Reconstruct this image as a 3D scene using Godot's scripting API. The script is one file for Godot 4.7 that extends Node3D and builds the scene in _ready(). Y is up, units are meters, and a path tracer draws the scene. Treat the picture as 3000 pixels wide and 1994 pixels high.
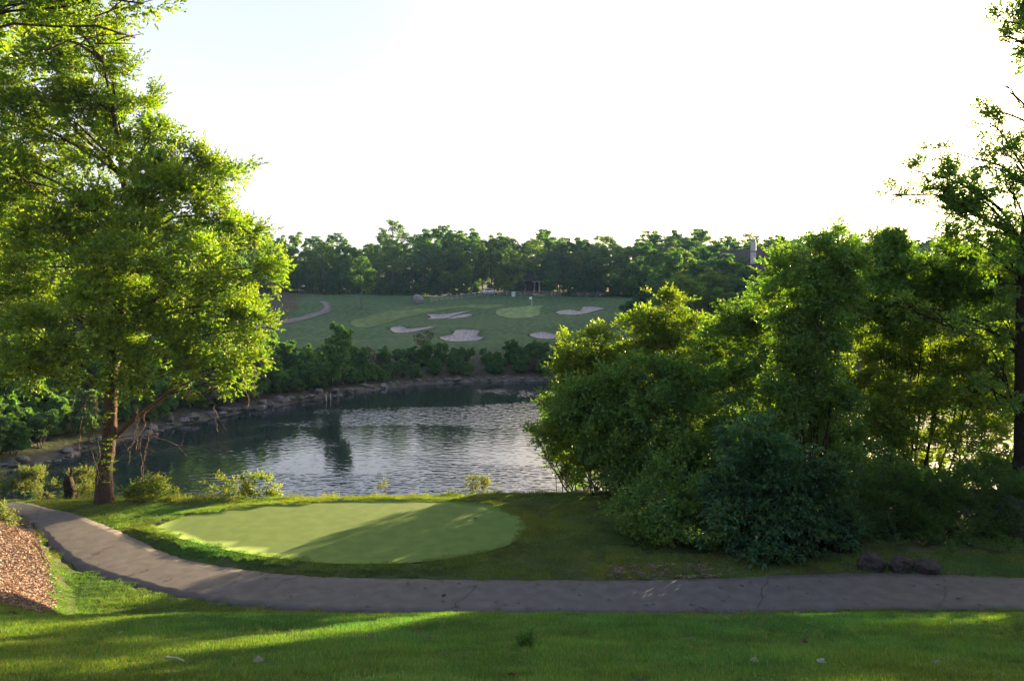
extends Node3D
# A golf tee above a lake cove at low evening sun. World: x right, y up, z = -depth; water level is y = 0.

const FOCAL := 2239.0            # in pixels of the 3000 x 1994 photograph
const EYE := Vector3(0, 10.5, 0)
const PITCH := -2.5
const SUN_UP := 8.6
const SUN_ROUND := 33.4          # degrees to the right of the camera's heading

var look := Basis()
var names := {}
var noise := FastNoiseLite.new()
var fine := FastNoiseLite.new()
var M := {}
var leaves_made := 0
var water_line := PackedVector2Array()
var tee_line := PackedVector2Array()
var path_line := PackedVector2Array()
var path_rough := PackedVector2Array()
var litter_line := PackedVector2Array()
var sand_lines := []
var sheets := []

# ---------------------------------------------------------------- pixels and ground

func ray(px, py) -> Vector3:
	return look * Vector3((px - 1500.0) / FOCAL, (997.0 - py) / FOCAL, -1.0)

func at(px, py, d) -> Vector3:
	var r := ray(px, py)
	return EYE + r * (d / -r.z)

func on_level(px, py, y) -> Vector3:
	var r := ray(px, py)
	return EYE + r * ((y - EYE.y) / r.y)

func on_ground(px, py, from := 5.0, to := 320.0) -> Vector3:
	var d = from
	var last = from
	while d < to:
		var p := at(px, py, d)
		if p.y < height(p.x, d):
			for i in 12:
				var mid = (last + d) * 0.5
				p = at(px, py, mid)
				if p.y < height(p.x, mid): d = mid
				else: last = mid
			return at(px, py, d)
		last = d
		d *= 1.012
	return at(px, py, to)

func table(t: Array, v: float) -> float:
	if v <= t[0][0]: return t[0][1]
	for i in range(1, t.size()):
		if v <= t[i][0]:
			var k: float = (v - t[i - 1][0]) / (t[i][0] - t[i - 1][0])
			return lerpf(t[i - 1][1], t[i][1], k)
	return t[-1][1]

func edge_distance(p: Vector2, line: PackedVector2Array) -> float:
	var best := 1e9
	var n := line.size()
	for i in n:
		var a := line[i]
		var ab := line[(i + 1) % n] - a
		var k := clampf((p - a).dot(ab) / ab.length_squared(), 0.0, 1.0)
		best = minf(best, (a + ab * k).distance_squared_to(p))
	var d := sqrt(best)
	return -d if Geometry2D.is_point_in_polygon(p, line) else d

const NEAR := [[-60.0, 11.0], [0.0, 8.8], [4.0, 7.95], [7.0, 7.02], [10.0, 6.06], [12.0, 5.5], [13.0, 5.16], [14.0, 4.72], [15.0, 4.15], [16.5, 3.35], [18.0, 2.82], [19.5, 2.55], [21.0, 2.5], [60.0, 2.5]]
const FAR := [[0.0, 0.0], [4.0, 1.3], [9.0, 3.2], [14.0, 4.4], [28.0, 5.4], [40.0, 6.6], [62.0, 8.4], [78.0, 10.9], [90.0, 12.2], [105.0, 13.4], [125.0, 14.6], [200.0, 20.0], [420.0, 44.0], [700.0, 60.0]]

func height(x: float, d: float) -> float:
	var s := edge_distance(Vector2(x, d), water_line)
	if s < 0.0:
		return maxf(-2.0, s * 0.4)
	var y: float
	if d < 60.0 and x > -60.0 and x < 130.0 and d < 37.0 + maxf(0.0, absf(x) - 36.0) * 0.4:
		y = (table(NEAR, d - 0.35) + table(NEAR, d + 0.35) + table(NEAR, d)) / 3.0
		var t := edge_distance(Vector2(x, d), tee_line) if absf(x + 6.0) < 14.0 and d > 18.0 and d < 38.0 else 20.0
		var clear := smoothstep(0.05, 0.7, edge_distance(Vector2(x, d), path_rough)) if t < 2.3 or (x < -8.0 and d < 31.0) else 1.0
		y += 0.12 * smoothstep(1.3, 0.1, t) * clear
		var bank := maxf(0.0, -x - table([[12.0, 8.2], [17.0, 9.6], [20.0, 11.6], [24.0, 14.4], [28.0, 18.6], [31.0, 26.0]], d))
		y += clear * minf(bank * 0.5, 2.6) * smoothstep(12.5, 17.0, d) * smoothstep(30.0, 26.0, d)
		y *= smoothstep(0.0, 5.5, s)
	else:
		y = (table(FAR, s - 1.5) + table(FAR, s + 1.5) + table(FAR, s)) / 3.0
		y += 5.0 * exp(-(pow(x - 52.0, 2.0) + pow(d - 152.0, 2.0)) / 900.0)
		y += noise.get_noise_2d(x * 0.6, d * 0.6) * 0.7 * smoothstep(10.0, 30.0, s)
	y += noise.get_noise_2d(x * 1.6, d * 1.6) * (0.02 if d < 60.0 else 0.06) * smoothstep(0.5, 3.0, s)
	return y

func sunk(x: float, d: float) -> float:
	# the ground sheet lies lower under the path, the tee, the bunkers and the greens, which are sheets of their own
	for b in sheets:
		if absf(x - b.mid.x) < b.reach and absf(d - b.mid.y) < b.reach and Geometry2D.is_point_in_polygon(Vector2(x, d), b.line):
			return b.depth
	return 0.0

func remember(line: PackedVector2Array, depth: float) -> void:
	var mid := Vector2.ZERO
	for p in line: mid += p / line.size()
	var reach := 0.0
	for p in line: reach = maxf(reach, p.distance_to(mid))
	sheets.append({"line": line, "mid": mid, "reach": reach + 1.0, "depth": depth})

func ground(x: float, d: float, lift := 0.0) -> Vector3:
	return Vector3(x, height(x, d) + lift, -d)

# ---------------------------------------------------------------- meshes

class Shape:
	var v := PackedVector3Array()
	var c := PackedColorArray()
	var t := PackedVector2Array()
	var i := PackedInt32Array()
	func tri(a: Vector3, b: Vector3, d: Vector3, col: Color) -> void:
		var k := v.size()
		v.push_back(a); v.push_back(b); v.push_back(d)
		c.push_back(col); c.push_back(col); c.push_back(col)
		i.push_back(k); i.push_back(k + 1); i.push_back(k + 2)
	func quad(a: Vector3, b: Vector3, d: Vector3, e: Vector3, col: Color) -> void:
		var k := v.size()
		v.push_back(a); v.push_back(b); v.push_back(d); v.push_back(e)
		for n in 4: c.push_back(col)
		i.append_array(PackedInt32Array([k, k + 1, k + 2, k, k + 2, k + 3]))
	func box(lo: Vector3, hi: Vector3, col := Color.WHITE) -> void:
		var p := []
		for n in 8: p.append(Vector3(hi.x if n & 1 else lo.x, hi.y if n & 2 else lo.y, hi.z if n & 4 else lo.z))
		for f in [[0, 1, 3, 2], [5, 4, 6, 7], [4, 0, 2, 6], [1, 5, 7, 3], [2, 3, 7, 6], [4, 5, 1, 0]]:
			quad(p[f[0]], p[f[1]], p[f[2]], p[f[3]], col)
	func leaf(base: Vector3, along: Vector3, side: Vector3, up: Vector3, length: float, width: float, col: Color) -> void:
		var tip := base + along * length - up * length * 0.16
		var mid := base + along * length * 0.48
		var k := v.size()
		v.push_back(base); v.push_back(mid + side * width * 0.5 + up * width * 0.14); v.push_back(tip); v.push_back(mid - side * width * 0.5 + up * width * 0.14)
		for n in 4: c.push_back(col)
		i.append_array(PackedInt32Array([k, k + 1, k + 2, k, k + 2, k + 3]))
	func tube(p: PackedVector3Array, r: PackedFloat32Array, sides: int, col := Color.WHITE, knobs := 0.0, rng: RandomNumberGenerator = null) -> void:
		var first := v.size()
		var side := Vector3.RIGHT
		for n in p.size():
			var along := (p[mini(n + 1, p.size() - 1)] - p[maxi(n - 1, 0)]).normalized()
			side = (side - along * side.dot(along))
			side = side.normalized() if side.length() > 0.01 else along.cross(Vector3.FORWARD).normalized()
			var other := along.cross(side)
			for k in sides:
				var a := TAU * k / sides
				var rr := r[n] * (1.0 + (knobs * rng.randf_range(-1, 1) if rng else 0.0))
				v.push_back(p[n] + (side * cos(a) + other * sin(a)) * rr)
				c.push_back(col)
		for n in p.size() - 1:
			for k in sides:
				var a := first + n * sides + k
				var b := first + n * sides + (k + 1) % sides
				i.append_array(PackedInt32Array([a, b, b + sides, a, b + sides, a + sides]))
		var top := v.size()
		v.push_back(p[p.size() - 1]); c.push_back(col)
		for k in sides:
			i.append_array(PackedInt32Array([top - sides + k, top - sides + (k + 1) % sides, top]))
	func mesh(smooth := false) -> ArrayMesh:
		var a := []
		a.resize(Mesh.ARRAY_MAX)
		a[Mesh.ARRAY_VERTEX] = v
		a[Mesh.ARRAY_COLOR] = c
		a[Mesh.ARRAY_INDEX] = i
		if t.size() == v.size(): a[Mesh.ARRAY_TEX_UV] = t
		if not smooth:
			var m := ArrayMesh.new()
			m.add_surface_from_arrays(Mesh.PRIMITIVE_TRIANGLES, a)
			return m
		var st := SurfaceTool.new()
		st.create_from_arrays(a)
		st.generate_normals()
		return st.commit()

func numbered(called: String) -> String:
	var n: int = names.get(called, 0)
	names[called] = n + 1
	return called if n == 0 else "%s_%03d" % [called, n]

func tag(o, label := "", category := "", group := "", kind := ""):
	if label: o.set_meta("label", label)
	if category: o.set_meta("category", category)
	if group: o.set_meta("group", group)
	if kind: o.set_meta("kind", kind)
	return o

func thing(called: String, where: Vector3, label: String, category: String, group := "") -> Node3D:
	var o := Node3D.new()
	o.name = numbered(called)
	add_child(o)
	o.position = where
	tag(o, label, category, group)
	return o

func part(called: String, mesh: Mesh, mat: Material, parent: Node = null) -> MeshInstance3D:
	var o := MeshInstance3D.new()
	o.mesh = mesh
	o.material_override = mat
	o.name = called if parent else numbered(called)
	(parent if parent else self).add_child(o, true)
	return o

func scatter(called: String, mesh: Mesh, mat: Material, where: Array, tints: PackedColorArray, parent: Node = null) -> MultiMeshInstance3D:
	var mm := MultiMesh.new()
	mm.transform_format = MultiMesh.TRANSFORM_3D
	mm.use_colors = true
	mm.mesh = mesh
	mm.instance_count = where.size()
	for k in where.size():
		mm.set_instance_transform(k, where[k])
		mm.set_instance_color(k, tints[k])
	var o := MultiMeshInstance3D.new()
	o.multimesh = mm
	o.material_override = mat
	o.name = called if parent else numbered(called)
	(parent if parent else self).add_child(o, true)
	return o

func copy_of(o: Node3D, where: Vector3, turn: float, size: Vector3, label := "", group := "") -> Node3D:
	var c = o.duplicate()
	c.name = numbered(str(o.name).rstrip("0123456789").trim_suffix("_"))
	add_child(c)
	c.position = where
	c.rotation = Vector3(0, turn, 0)
	c.scale = size
	if label: c.set_meta("label", label)
	if group: c.set_meta("group", group)
	return c

func random(from: int) -> RandomNumberGenerator:
	var r := RandomNumberGenerator.new()
	r.seed = from * 7919 + 13
	return r

func ball(r: RandomNumberGenerator) -> Vector3:
	while true:
		var p := Vector3(r.randf_range(-1, 1), r.randf_range(-1, 1), r.randf_range(-1, 1))
		if p.length() < 1.0 and p.length() > 0.05: return p.normalized()
	return Vector3.UP

# ---------------------------------------------------------------- materials

func srgb(r: float, g: float, b: float) -> Color:
	return Color(r, g, b).linear_to_srgb()

func noise_picture(seed_: int, frequency: float, octaves: int, size: int, dark: Color, light: Color, kind := FastNoiseLite.TYPE_SIMPLEX_SMOOTH) -> NoiseTexture2D:
	var n := FastNoiseLite.new()
	n.seed = seed_
	n.noise_type = kind
	n.frequency = frequency
	n.fractal_octaves = octaves
	var t := NoiseTexture2D.new()
	t.width = size
	t.height = size
	t.seamless = true
	t.noise = n
	var g := Gradient.new()
	g.set_color(0, dark)
	g.set_color(1, light)
	t.color_ramp = g
	return t

func plain(color: Color, rough := 0.8, texture: Texture2D = null, scale_ := 1.0, relief: Texture2D = null, relief_cm := 1.0) -> StandardMaterial3D:
	var m := StandardMaterial3D.new()
	m.albedo_color = color
	m.roughness = rough
	m.metallic_specular = 0.22
	m.vertex_color_use_as_albedo = true
	m.uv1_triplanar = true
	m.uv1_world_triplanar = true
	m.uv1_scale = Vector3.ONE * scale_
	if texture: m.albedo_texture = texture
	if relief:
		m.heightmap_enabled = true
		m.heightmap_texture = relief
		m.heightmap_scale = relief_cm
	return m

func leafy(through: Color, rough := 0.5, shine := 0.35) -> StandardMaterial3D:
	var m := StandardMaterial3D.new()
	m.albedo_color = Color.WHITE
	m.vertex_color_use_as_albedo = true
	m.roughness = rough
	m.metallic_specular = shine
	m.cull_mode = BaseMaterial3D.CULL_DISABLED
	m.backlight_enabled = true
	m.backlight = through
	return m

func make_materials() -> void:
	var grain := noise_picture(3, 0.02, 5, 512, Color(0.55, 0.55, 0.55), Color(1, 1, 1))
	var patches := noise_picture(5, 0.012, 4, 512, Color(0.62, 0.66, 0.6), Color(1, 1, 1))
	var bumps := noise_picture(9, 0.03, 5, 512, Color.BLACK, Color.WHITE)
	var speckle := noise_picture(11, 0.09, 4, 512, Color(0.5, 0.49, 0.48), Color(1, 1, 1))
	M.earth = plain(Color.WHITE, 0.95, patches, 0.11, bumps, 6.0)
	M.asphalt = plain(Color.WHITE, 0.85, speckle, 0.9, bumps, 0.03)
	var wear := noise_picture(17, 0.014, 5, 512, Color(0.84, 0.82, 0.81), Color(1, 1, 1))
	M.asphalt.detail_enabled = true
	M.asphalt.detail_blend_mode = BaseMaterial3D.BLEND_MODE_MUL
	M.asphalt.detail_albedo = wear
	M.asphalt.detail_uv_layer = BaseMaterial3D.DETAIL_UV_2
	M.asphalt.uv2_triplanar = true
	M.asphalt.uv2_world_triplanar = true
	M.asphalt.uv2_scale = Vector3.ONE * 0.22
	M.turf = plain(Color.WHITE, 0.9, patches, 0.07, bumps, 5.0)
	M.tee = plain(Color.WHITE, 0.9, noise_picture(23, 0.02, 4, 512, Color(0.86, 0.87, 0.84), Color(1, 1, 1)), 0.13, bumps, 0.05)
	M.sand = plain(Color.WHITE, 0.95, grain, 0.15, bumps, 4.0)
	M.bark = plain(Color.WHITE, 0.95, noise_picture(21, 0.05, 4, 512, Color(0.4, 0.38, 0.36), Color(1, 1, 1)), 0.5, bumps, 6.0)
	M.bark.uv1_scale = Vector3(1.6, 0.22, 1.6)
	M.stone = plain(Color.WHITE, 0.85, grain, 0.5, bumps, 5.0)
	M.paint = plain(Color.WHITE, 0.55)
	M.wood = plain(Color.WHITE, 0.8, grain, 0.6)
	M.glass = plain(srgb(0.03, 0.035, 0.04), 0.08)
	M.leaf = leafy(Color(0.95, 1.0, 0.42))
	M.far_leaf = leafy(Color(0.9, 1.0, 0.45), 0.65, 0.25)
	M.blade = leafy(Color(0.9, 1.0, 0.35), 0.6, 0.15)
	M.dry = leafy(Color(0.7, 0.6, 0.5), 0.7, 0.3)

# ---------------------------------------------------------------- foliage

func spray(seed_: int, leaves: int, long: float, wide: float, reach: float, tints: Array, flat := 0.6) -> ArrayMesh:
	# a twig with leaves along three small shoots; grows along -z, its leaves lie roughly level
	var r := random(seed_)
	var s := Shape.new()
	var shoots := [Vector3(0, 0, -1), Vector3(0.62, 0.08, -0.72), Vector3(-0.62, -0.04, -0.76), Vector3(0.2, 0.45, -0.8)]
	for k in shoots.size():
		var along: Vector3 = shoots[k].normalized()
		var length := reach * (1.0 if k == 0 else r.randf_range(0.6, 0.9))
		var thick := along.cross(Vector3.UP).normalized() * 0.005
		s.tri(-thick, along * length, thick, Color(0.05, 0.04, 0.025))
		for n in leaves / shoots.size():
			var base := along * length * (0.25 + 0.75 * float(n) / (leaves / shoots.size() - 1))
			var out_ := (along * r.randf_range(0.2, 1.0) + ball(r) * Vector3(1, flat, 1) * 0.9).normalized()
			var up := (Vector3.UP + ball(r) * 0.75).normalized()
			var side := out_.cross(up).normalized()
			up = side.cross(out_)
			var tint: Color = tints[r.randi() % tints.size()]
			var f := r.randf_range(0.8, 1.2)
			s.leaf(base, out_, side, up, long * r.randf_range(0.7, 1.2), wide * r.randf_range(0.8, 1.15), Color(tint.r * f, tint.g * f, tint.b * f))
	return s.mesh()

func fill(r: RandomNumberGenerator, clumps: Array, per_m2: float, size: float, where: Array, tints: PackedColorArray, gaps := -0.25, warm := 0.0) -> void:
	# twigs over the lobes of each clump; clump: [middle, radius, flattening, density]
	for cl in clumps:
		var mid: Vector3 = cl[0]
		var rad: float = cl[1]
		var squash: float = cl[2] if cl.size() > 2 else 0.85
		var dense: float = cl[3] if cl.size() > 3 else 1.0
		var lobes := 13
		var shade := r.randf_range(0.85, 1.15)
		for b in lobes:
			var dir := ball(r)
			if b < 3: dir.y = absf(dir.y)
			var lm := mid + dir * Vector3(1, squash, 1) * rad * r.randf_range(0.3, 0.86)
			var lr := rad * r.randf_range(0.26, 0.42)
			var count := int(4.0 * PI * lr * lr * per_m2 * dense)
			for n in count:
				var q := ball(r)
				if q.y < -0.2 and r.randf() < 0.55: q.y = -q.y
				var far := sqrt(r.randf_range(0.12, 1.0)) if r.randf() > 0.09 else r.randf_range(1.05, 1.6)
				var p := lm + q * Vector3(1, 0.8, 1) * lr * far
				if fine.get_noise_3dv(p * 2.2) < gaps: continue
				if p.y < 20.0 and p.z > -60.0:
					if p.y < height(p.x, -p.z) + 0.12: continue
				var along := (q + (p - mid).normalized() * 0.7 + Vector3(0, -0.15, 0) + ball(r) * 0.45).normalized()
				var up := (Vector3.UP + ball(r) * 0.35).normalized()
				var side := along.cross(up)
				if side.length() < 0.05: continue
				side = side.normalized()
				up = side.cross(along).normalized()
				var sc := size * r.randf_range(0.75, 1.3)
				where.append(Transform3D(Basis(side, up, -along).scaled_local(Vector3.ONE * sc), p))
				var f := shade * r.randf_range(0.82, 1.18)
				var w := r.randf_range(-0.12, 0.12) + warm
				tints.push_back(Color(f * (1.0 + w), f, f * (1.0 - w)))

func limb(from: Vector3, to: Vector3, r0: float, r1: float, r: RandomNumberGenerator, sides := 6, sag := 0.12, bends := 6) -> Shape:
	var s := Shape.new()
	add_limb(s, from, to, r0, r1, r, sides, sag, bends)
	return s

func add_limb(s: Shape, from: Vector3, to: Vector3, r0: float, r1: float, r: RandomNumberGenerator, sides := 6, sag := 0.12, bends := 6) -> void:
	var pts := PackedVector3Array()
	var rad := PackedFloat32Array()
	var long := from.distance_to(to)
	var off := Vector3(r.randf_range(-1, 1), 0.0, r.randf_range(-1, 1)) * long * 0.06
	for k in bends + 1:
		var u := float(k) / bends
		var jog := Vector3(r.randf_range(-1, 1), r.randf_range(-1, 1), r.randf_range(-1, 1)) * long * 0.018 if k > 0 and k < bends else Vector3.ZERO
		pts.push_back(from.lerp(to, u) + (off + Vector3(0, long * sag, 0)) * sin(PI * u) + jog)
		rad.push_back(lerpf(r0, r1, pow(u, 0.8)))
	s.tube(pts, rad, sides)

func px_clumps(list: Array) -> Array:
	# [px, py, radius in px, depth, squash, density] -> clumps in the world
	var out_ := []
	for e in list:
		out_.append([at(e[0], e[1], e[3]), e[2] / FOCAL * e[3], e[4] if e.size() > 4 else 0.85, e[5] if e.size() > 5 else 1.0])
	return out_

func plant(called: String, label: String, category: String, group: String, base: Vector3, clumps: Array, mesh: Mesh, o: Dictionary) -> Node3D:
	# a tree or shrub: trunk or stems, limbs to each clump, and a crown of leafy twigs
	var r := random(o.get("seed", 1))
	var t := thing(called, base, label, category, group)
	var inner := func(p): return p - base
	var bark: Color = o.get("bark", Color(0.09, 0.07, 0.055))
	if o.has("trunk"):
		var s := Shape.new()
		var pts := PackedVector3Array()
		var rad := PackedFloat32Array()
		for e in o.trunk:
			pts.push_back(inner.call(e[0])); rad.push_back(e[1])
		s.tube(smooth_line(pts, 5), smooth_radii(rad, 5), 14, bark, 0.09, r)
		part("trunk", s.mesh(true), M.bark, t)
		var n := 0
		for cl in clumps:
			if n % o.get("limb_every", 1) == 0:
				var best = o.trunk[mini(4, o.trunk.size() - 2)][0]
				for e in o.trunk:
					if e[0].y < cl[0].y - 0.25 * e[0].distance_to(cl[0]) and e[0].distance_to(cl[0]) < best.distance_to(cl[0]) * 1.3: best = e[0]
				var ls := limb(inner.call(best), inner.call(cl[0]), o.get("limb", 0.11), 0.025, r)
				for b in 4:
					add_limb(ls, inner.call(best.lerp(cl[0], r.randf_range(0.55, 0.95))), inner.call(cl[0] + ball(r) * cl[1] * 0.8), 0.03, 0.008, r, 4, 0.05, 3)
				for k in ls.c.size(): ls.c[k] = bark
				part("limb", ls.mesh(true), M.bark, t)
			n += 1
	else:
		for k in clumps.size():
			if k % o.get("limb_every", 1): continue
			var cl = clumps[k]
			var foot: Vector3 = base.lerp(Vector3(cl[0].x, base.y, cl[0].z), 0.4) + Vector3(r.randf_range(-1, 1), 0, r.randf_range(-1, 1)) * o.get("spread", 0.35)
			foot.y = height(foot.x, -foot.z) - 0.05
			var ls := limb(inner.call(foot), inner.call(cl[0]), o.get("limb", 0.035), 0.012, r, 5, 0.04)
			for b in 4:
				add_limb(ls, inner.call(foot.lerp(cl[0], r.randf_range(0.5, 0.9))), inner.call(cl[0] + ball(r) * cl[1] * 0.8), 0.015, 0.005, r, 3, 0.05, 3)
			for j in ls.c.size(): ls.c[j] = bark
			part("stem", ls.mesh(true), M.bark, t)
	var where := []
	var tints := PackedColorArray()
	fill(r, clumps, o.get("density", 6.0), o.get("size", 1.0), where, tints, o.get("gaps", -0.25), o.get("warm", 0.0))
	for k in where.size(): where[k].origin -= base
	part("crown" if o.has("trunk") else "foliage", baked(mesh, where, tints), o.get("material", M.leaf), t)
	return t

func baked(twig: Mesh, where: Array, tints: PackedColorArray) -> ArrayMesh:
	# all twigs of one crown as one mesh, each in its own tint
	var a := twig.surface_get_arrays(0)
	var tv: PackedVector3Array = a[Mesh.ARRAY_VERTEX]
	var tc: PackedColorArray = a[Mesh.ARRAY_COLOR]
	var ti: PackedInt32Array = a[Mesh.ARRAY_INDEX]
	var shades := []
	for n in 16:
		var f := 0.72 + 0.038 * n
		var cc := PackedColorArray()
		for c in tc: cc.push_back(Color(c.r * f * (1.0 + 0.14 * sin(n * 2.4)), c.g * f, c.b * f * (1.0 - 0.14 * sin(n * 2.4))))
		shades.append(cc)
	var s := Shape.new()
	var n := tv.size()
	for k in where.size():
		s.v.append_array(where[k] * tv)
		s.c.append_array(shades[clampi(roundi((tints[k].g - 0.72) / 0.038), 0, 15)])
	var idx := PackedInt32Array()
	idx.resize(where.size() * ti.size())
	var at_ := 0
	for k in where.size():
		var off := k * n
		for j in ti:
			idx[at_] = j + off
			at_ += 1
	s.i = idx
	leaves_made += where.size() * ti.size() / 3
	return s.mesh()

func smooth_line(p: PackedVector3Array, each: int) -> PackedVector3Array:
	var out_ := PackedVector3Array()
	for k in p.size() - 1:
		for j in each:
			out_.push_back(p[k].cubic_interpolate(p[k + 1], p[maxi(k - 1, 0)], p[mini(k + 2, p.size() - 1)], float(j) / each))
	out_.push_back(p[p.size() - 1])
	return out_

func smooth_radii(p: PackedFloat32Array, each: int) -> PackedFloat32Array:
	var out_ := PackedFloat32Array()
	for k in p.size() - 1:
		for j in each: out_.push_back(lerpf(p[k], p[k + 1], float(j) / each))
	out_.push_back(p[p.size() - 1])
	return out_

func smooth_edge(p: PackedVector2Array, each: int, closed: bool) -> PackedVector2Array:
	var out_ := PackedVector2Array()
	var n := p.size()
	for k in (n if closed else n - 1):
		for j in each:
			var a := p[(k - 1 + n) % n] if closed else p[maxi(k - 1, 0)]
			var b := p[(k + 1) % n]
			var c := p[(k + 2) % n] if closed else p[mini(k + 2, n - 1)]
			out_.push_back(p[k].cubic_interpolate(b, a, c, float(j) / each))
	if not closed: out_.push_back(p[n - 1])
	return out_

func card_crown(seed_: int, blobs: Array, cards: int, size: float, tint: Color, spread := 0.25) -> ArrayMesh:
	# a distant crown: leaf tufts on the lobes of the blobs [middle, radius, flattening]
	var r := random(seed_)
	var s := Shape.new()
	var lobes := []
	var total := 0.0
	for b in blobs:
		for k in 13:
			var dir := ball(r)
			var lr: float = b[1] * r.randf_range(0.2, 0.42)
			lobes.append([b[0] + dir * Vector3(1, b[2], 1) * b[1] * r.randf_range(0.35, 0.95), lr, r.randf_range(1.0 - spread, 1.0 + spread)])
			total += lr * lr
	for l in lobes:
		for n in int(cards * l[1] * l[1] / total):
			var q := ball(r)
			if q.y < -0.1 and r.randf() < 0.6: q.y = -q.y
			var p: Vector3 = l[0] + q * l[1] * sqrt(r.randf_range(0.2, 1.0)) * Vector3(1, 0.8, 1)
			var along := (q + ball(r) * 0.9).normalized()
			var up := (Vector3.UP + ball(r) * 0.9).normalized()
			var side := along.cross(up).normalized()
			var f: float = l[2] * r.randf_range(0.8, 1.2)
			var w := r.randf_range(-0.1, 0.1)
			s.leaf(p - along * size * 0.5, along, side, side.cross(along), size * r.randf_range(0.6, 1.3), size * r.randf_range(0.45, 0.9), Color(tint.r * f * (1 + w), tint.g * f, tint.b * f * (1 - w)))
	return s.mesh()

# ---------------------------------------------------------------- ground sheets

func sheet(line: PackedVector2Array, cell: float, lift: float, col: Color, rim := 0.3, dish := 0.0) -> ArrayMesh:
	# a polygon in (x, depth), meshed finely and laid on the ground
	if rim > 0.1: remember(line, rim + dish)
	var pts := PackedVector2Array(line)
	var box := Rect2(line[0], Vector2.ZERO)
	for p in line: box = box.expand(p)
	var r := random(77)
	var y := box.position.y
	while y < box.end.y:
		var x := box.position.x
		while x < box.end.x:
			var p := Vector2(x + r.randf_range(-0.2, 0.2) * cell, y + r.randf_range(-0.2, 0.2) * cell)
			if edge_distance(p, line) < -cell * 0.5: pts.push_back(p)
			x += cell
		y += cell
	var idx := Geometry2D.triangulate_delaunay(pts)
	var s := Shape.new()
	for p in pts:
		s.v.push_back(ground(p.x, p.y, lift - dish * smoothstep(0.0, -2.0, edge_distance(p, line)))); s.c.push_back(col)
	for k in range(0, idx.size(), 3):
		var a := pts[idx[k]]
		var b := pts[idx[k + 1]]
		var c := pts[idx[k + 2]]
		if not Geometry2D.is_point_in_polygon((a + b + c) / 3.0, line): continue
		# seen from above, x right and depth up: counter-clockwise in (x, depth) must become clockwise
		if (b - a).cross(c - a) > 0.0: s.i.append_array(PackedInt32Array([idx[k], idx[k + 2], idx[k + 1]]))
		else: s.i.append_array(PackedInt32Array([idx[k], idx[k + 1], idx[k + 2]]))
	if rim > 0.0:
		var n := line.size()
		for k in n:
			var a := s.v[k]
			var b := s.v[(k + 1) % n]
			s.quad(a, b, b - Vector3(0, rim, 0), a - Vector3(0, rim, 0), col)
	return s.mesh(true)

func px_ground(list: Array, level := NAN, each := 5) -> PackedVector2Array:
	var p := PackedVector2Array()
	for e in list:
		var w := on_ground(e[0], e[1], 90.0) if is_nan(level) else on_level(e[0], e[1], level)
		p.push_back(Vector2(w.x, -w.z))
	return smooth_edge(p, each, true)

func resampled(p: PackedVector2Array, n: int) -> PackedVector2Array:
	var total := 0.0
	for k in p.size() - 1: total += p[k].distance_to(p[k + 1])
	var out_ := PackedVector2Array()
	var k := 0
	var gone := 0.0
	for j in n:
		var want := total * j / (n - 1)
		while k < p.size() - 2 and gone + p[k].distance_to(p[k + 1]) < want:
			gone += p[k].distance_to(p[k + 1]); k += 1
		out_.push_back(p[k].lerp(p[k + 1], clampf((want - gone) / maxf(p[k].distance_to(p[k + 1]), 1e-4), 0, 1)))
	return out_

func terrain_color(x: float, d: float, s: float) -> Color:
	var n := noise.get_noise_2d(x * 2.0 + 50.0, d * 2.0) * 0.5 + 0.5
	if s < 1.3: return Color(0.085, 0.07, 0.055).lerp(Color(0.12, 0.11, 0.1), n)
	if d < 60.0:
		if absf(x) > 45.0: return Color(0.055, 0.075, 0.03).lerp(Color(0.08, 0.075, 0.045), n)
		return Color(0.05, 0.075, 0.025).lerp(Color(0.075, 0.075, 0.035), n)
	if s < 11.0: return Color(0.085, 0.08, 0.05).lerp(Color(0.1, 0.08, 0.06), n)
	var wood := d > 218.0 or x < -38.0 - maxf(0.0, d - 120.0) * 0.2 or x > 20.0 + maxf(0.0, d - 130.0) * 0.28
	if wood: return Color(0.09, 0.075, 0.05).lerp(Color(0.075, 0.09, 0.045), n)
	return Color(0.06, 0.112, 0.046).lerp(Color(0.078, 0.128, 0.055), n)

func make_terrain() -> void:
	var s := Shape.new()
	var rows := []
	var d := -14.0
	while d < 620.0:
		rows.append(d)
		d += clampf(0.016 * absf(d), 0.22, 0.9) if d < 222.0 else 14.0
	var cols := 230
	for row in rows:
		var half: float = 24.0 + maxf(row, 0.0) * 1.15
		for k in cols + 1:
			var u := float(k) / cols * 2.0 - 1.0
			var x := half * (0.72 * u + 0.28 * u * u * u)
			var sh := edge_distance(Vector2(x, row), water_line)
			s.v.push_back(ground(x, row, -sunk(x, row)))
			s.c.push_back(terrain_color(x, row, sh))
	for j in rows.size() - 1:
		for k in cols:
			var a := j * (cols + 1) + k
			var b := a + cols + 1
			s.i.append_array(PackedInt32Array([b, b + 1, a + 1, b, a + 1, a]))
	tag(part("ground", s.mesh(true), M.earth), "rolling grassy ground of the golf course around the lake", "ground", "", "structure")

# ---------------------------------------------------------------- build

func _ready() -> void:
	set_light()
	noise.seed = 4
	noise.frequency = 0.05
	noise.fractal_octaves = 3
	fine.seed = 8
	fine.frequency = 0.35
	fine.fractal_octaves = 2
	make_materials()
	outlines()
	make_water()
	make_course()
	make_terrain()
	make_lawn()
	print("ground done ", Time.get_ticks_msec())
	make_far_wood()
	make_shore()
	print("far done ", Time.get_ticks_msec())
	make_oak()
	make_thicket()
	make_near_bank()
	make_built_things()
	make_small_things()
	print("all done ", Time.get_ticks_msec(), " foliage triangles ", leaves_made)

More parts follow.
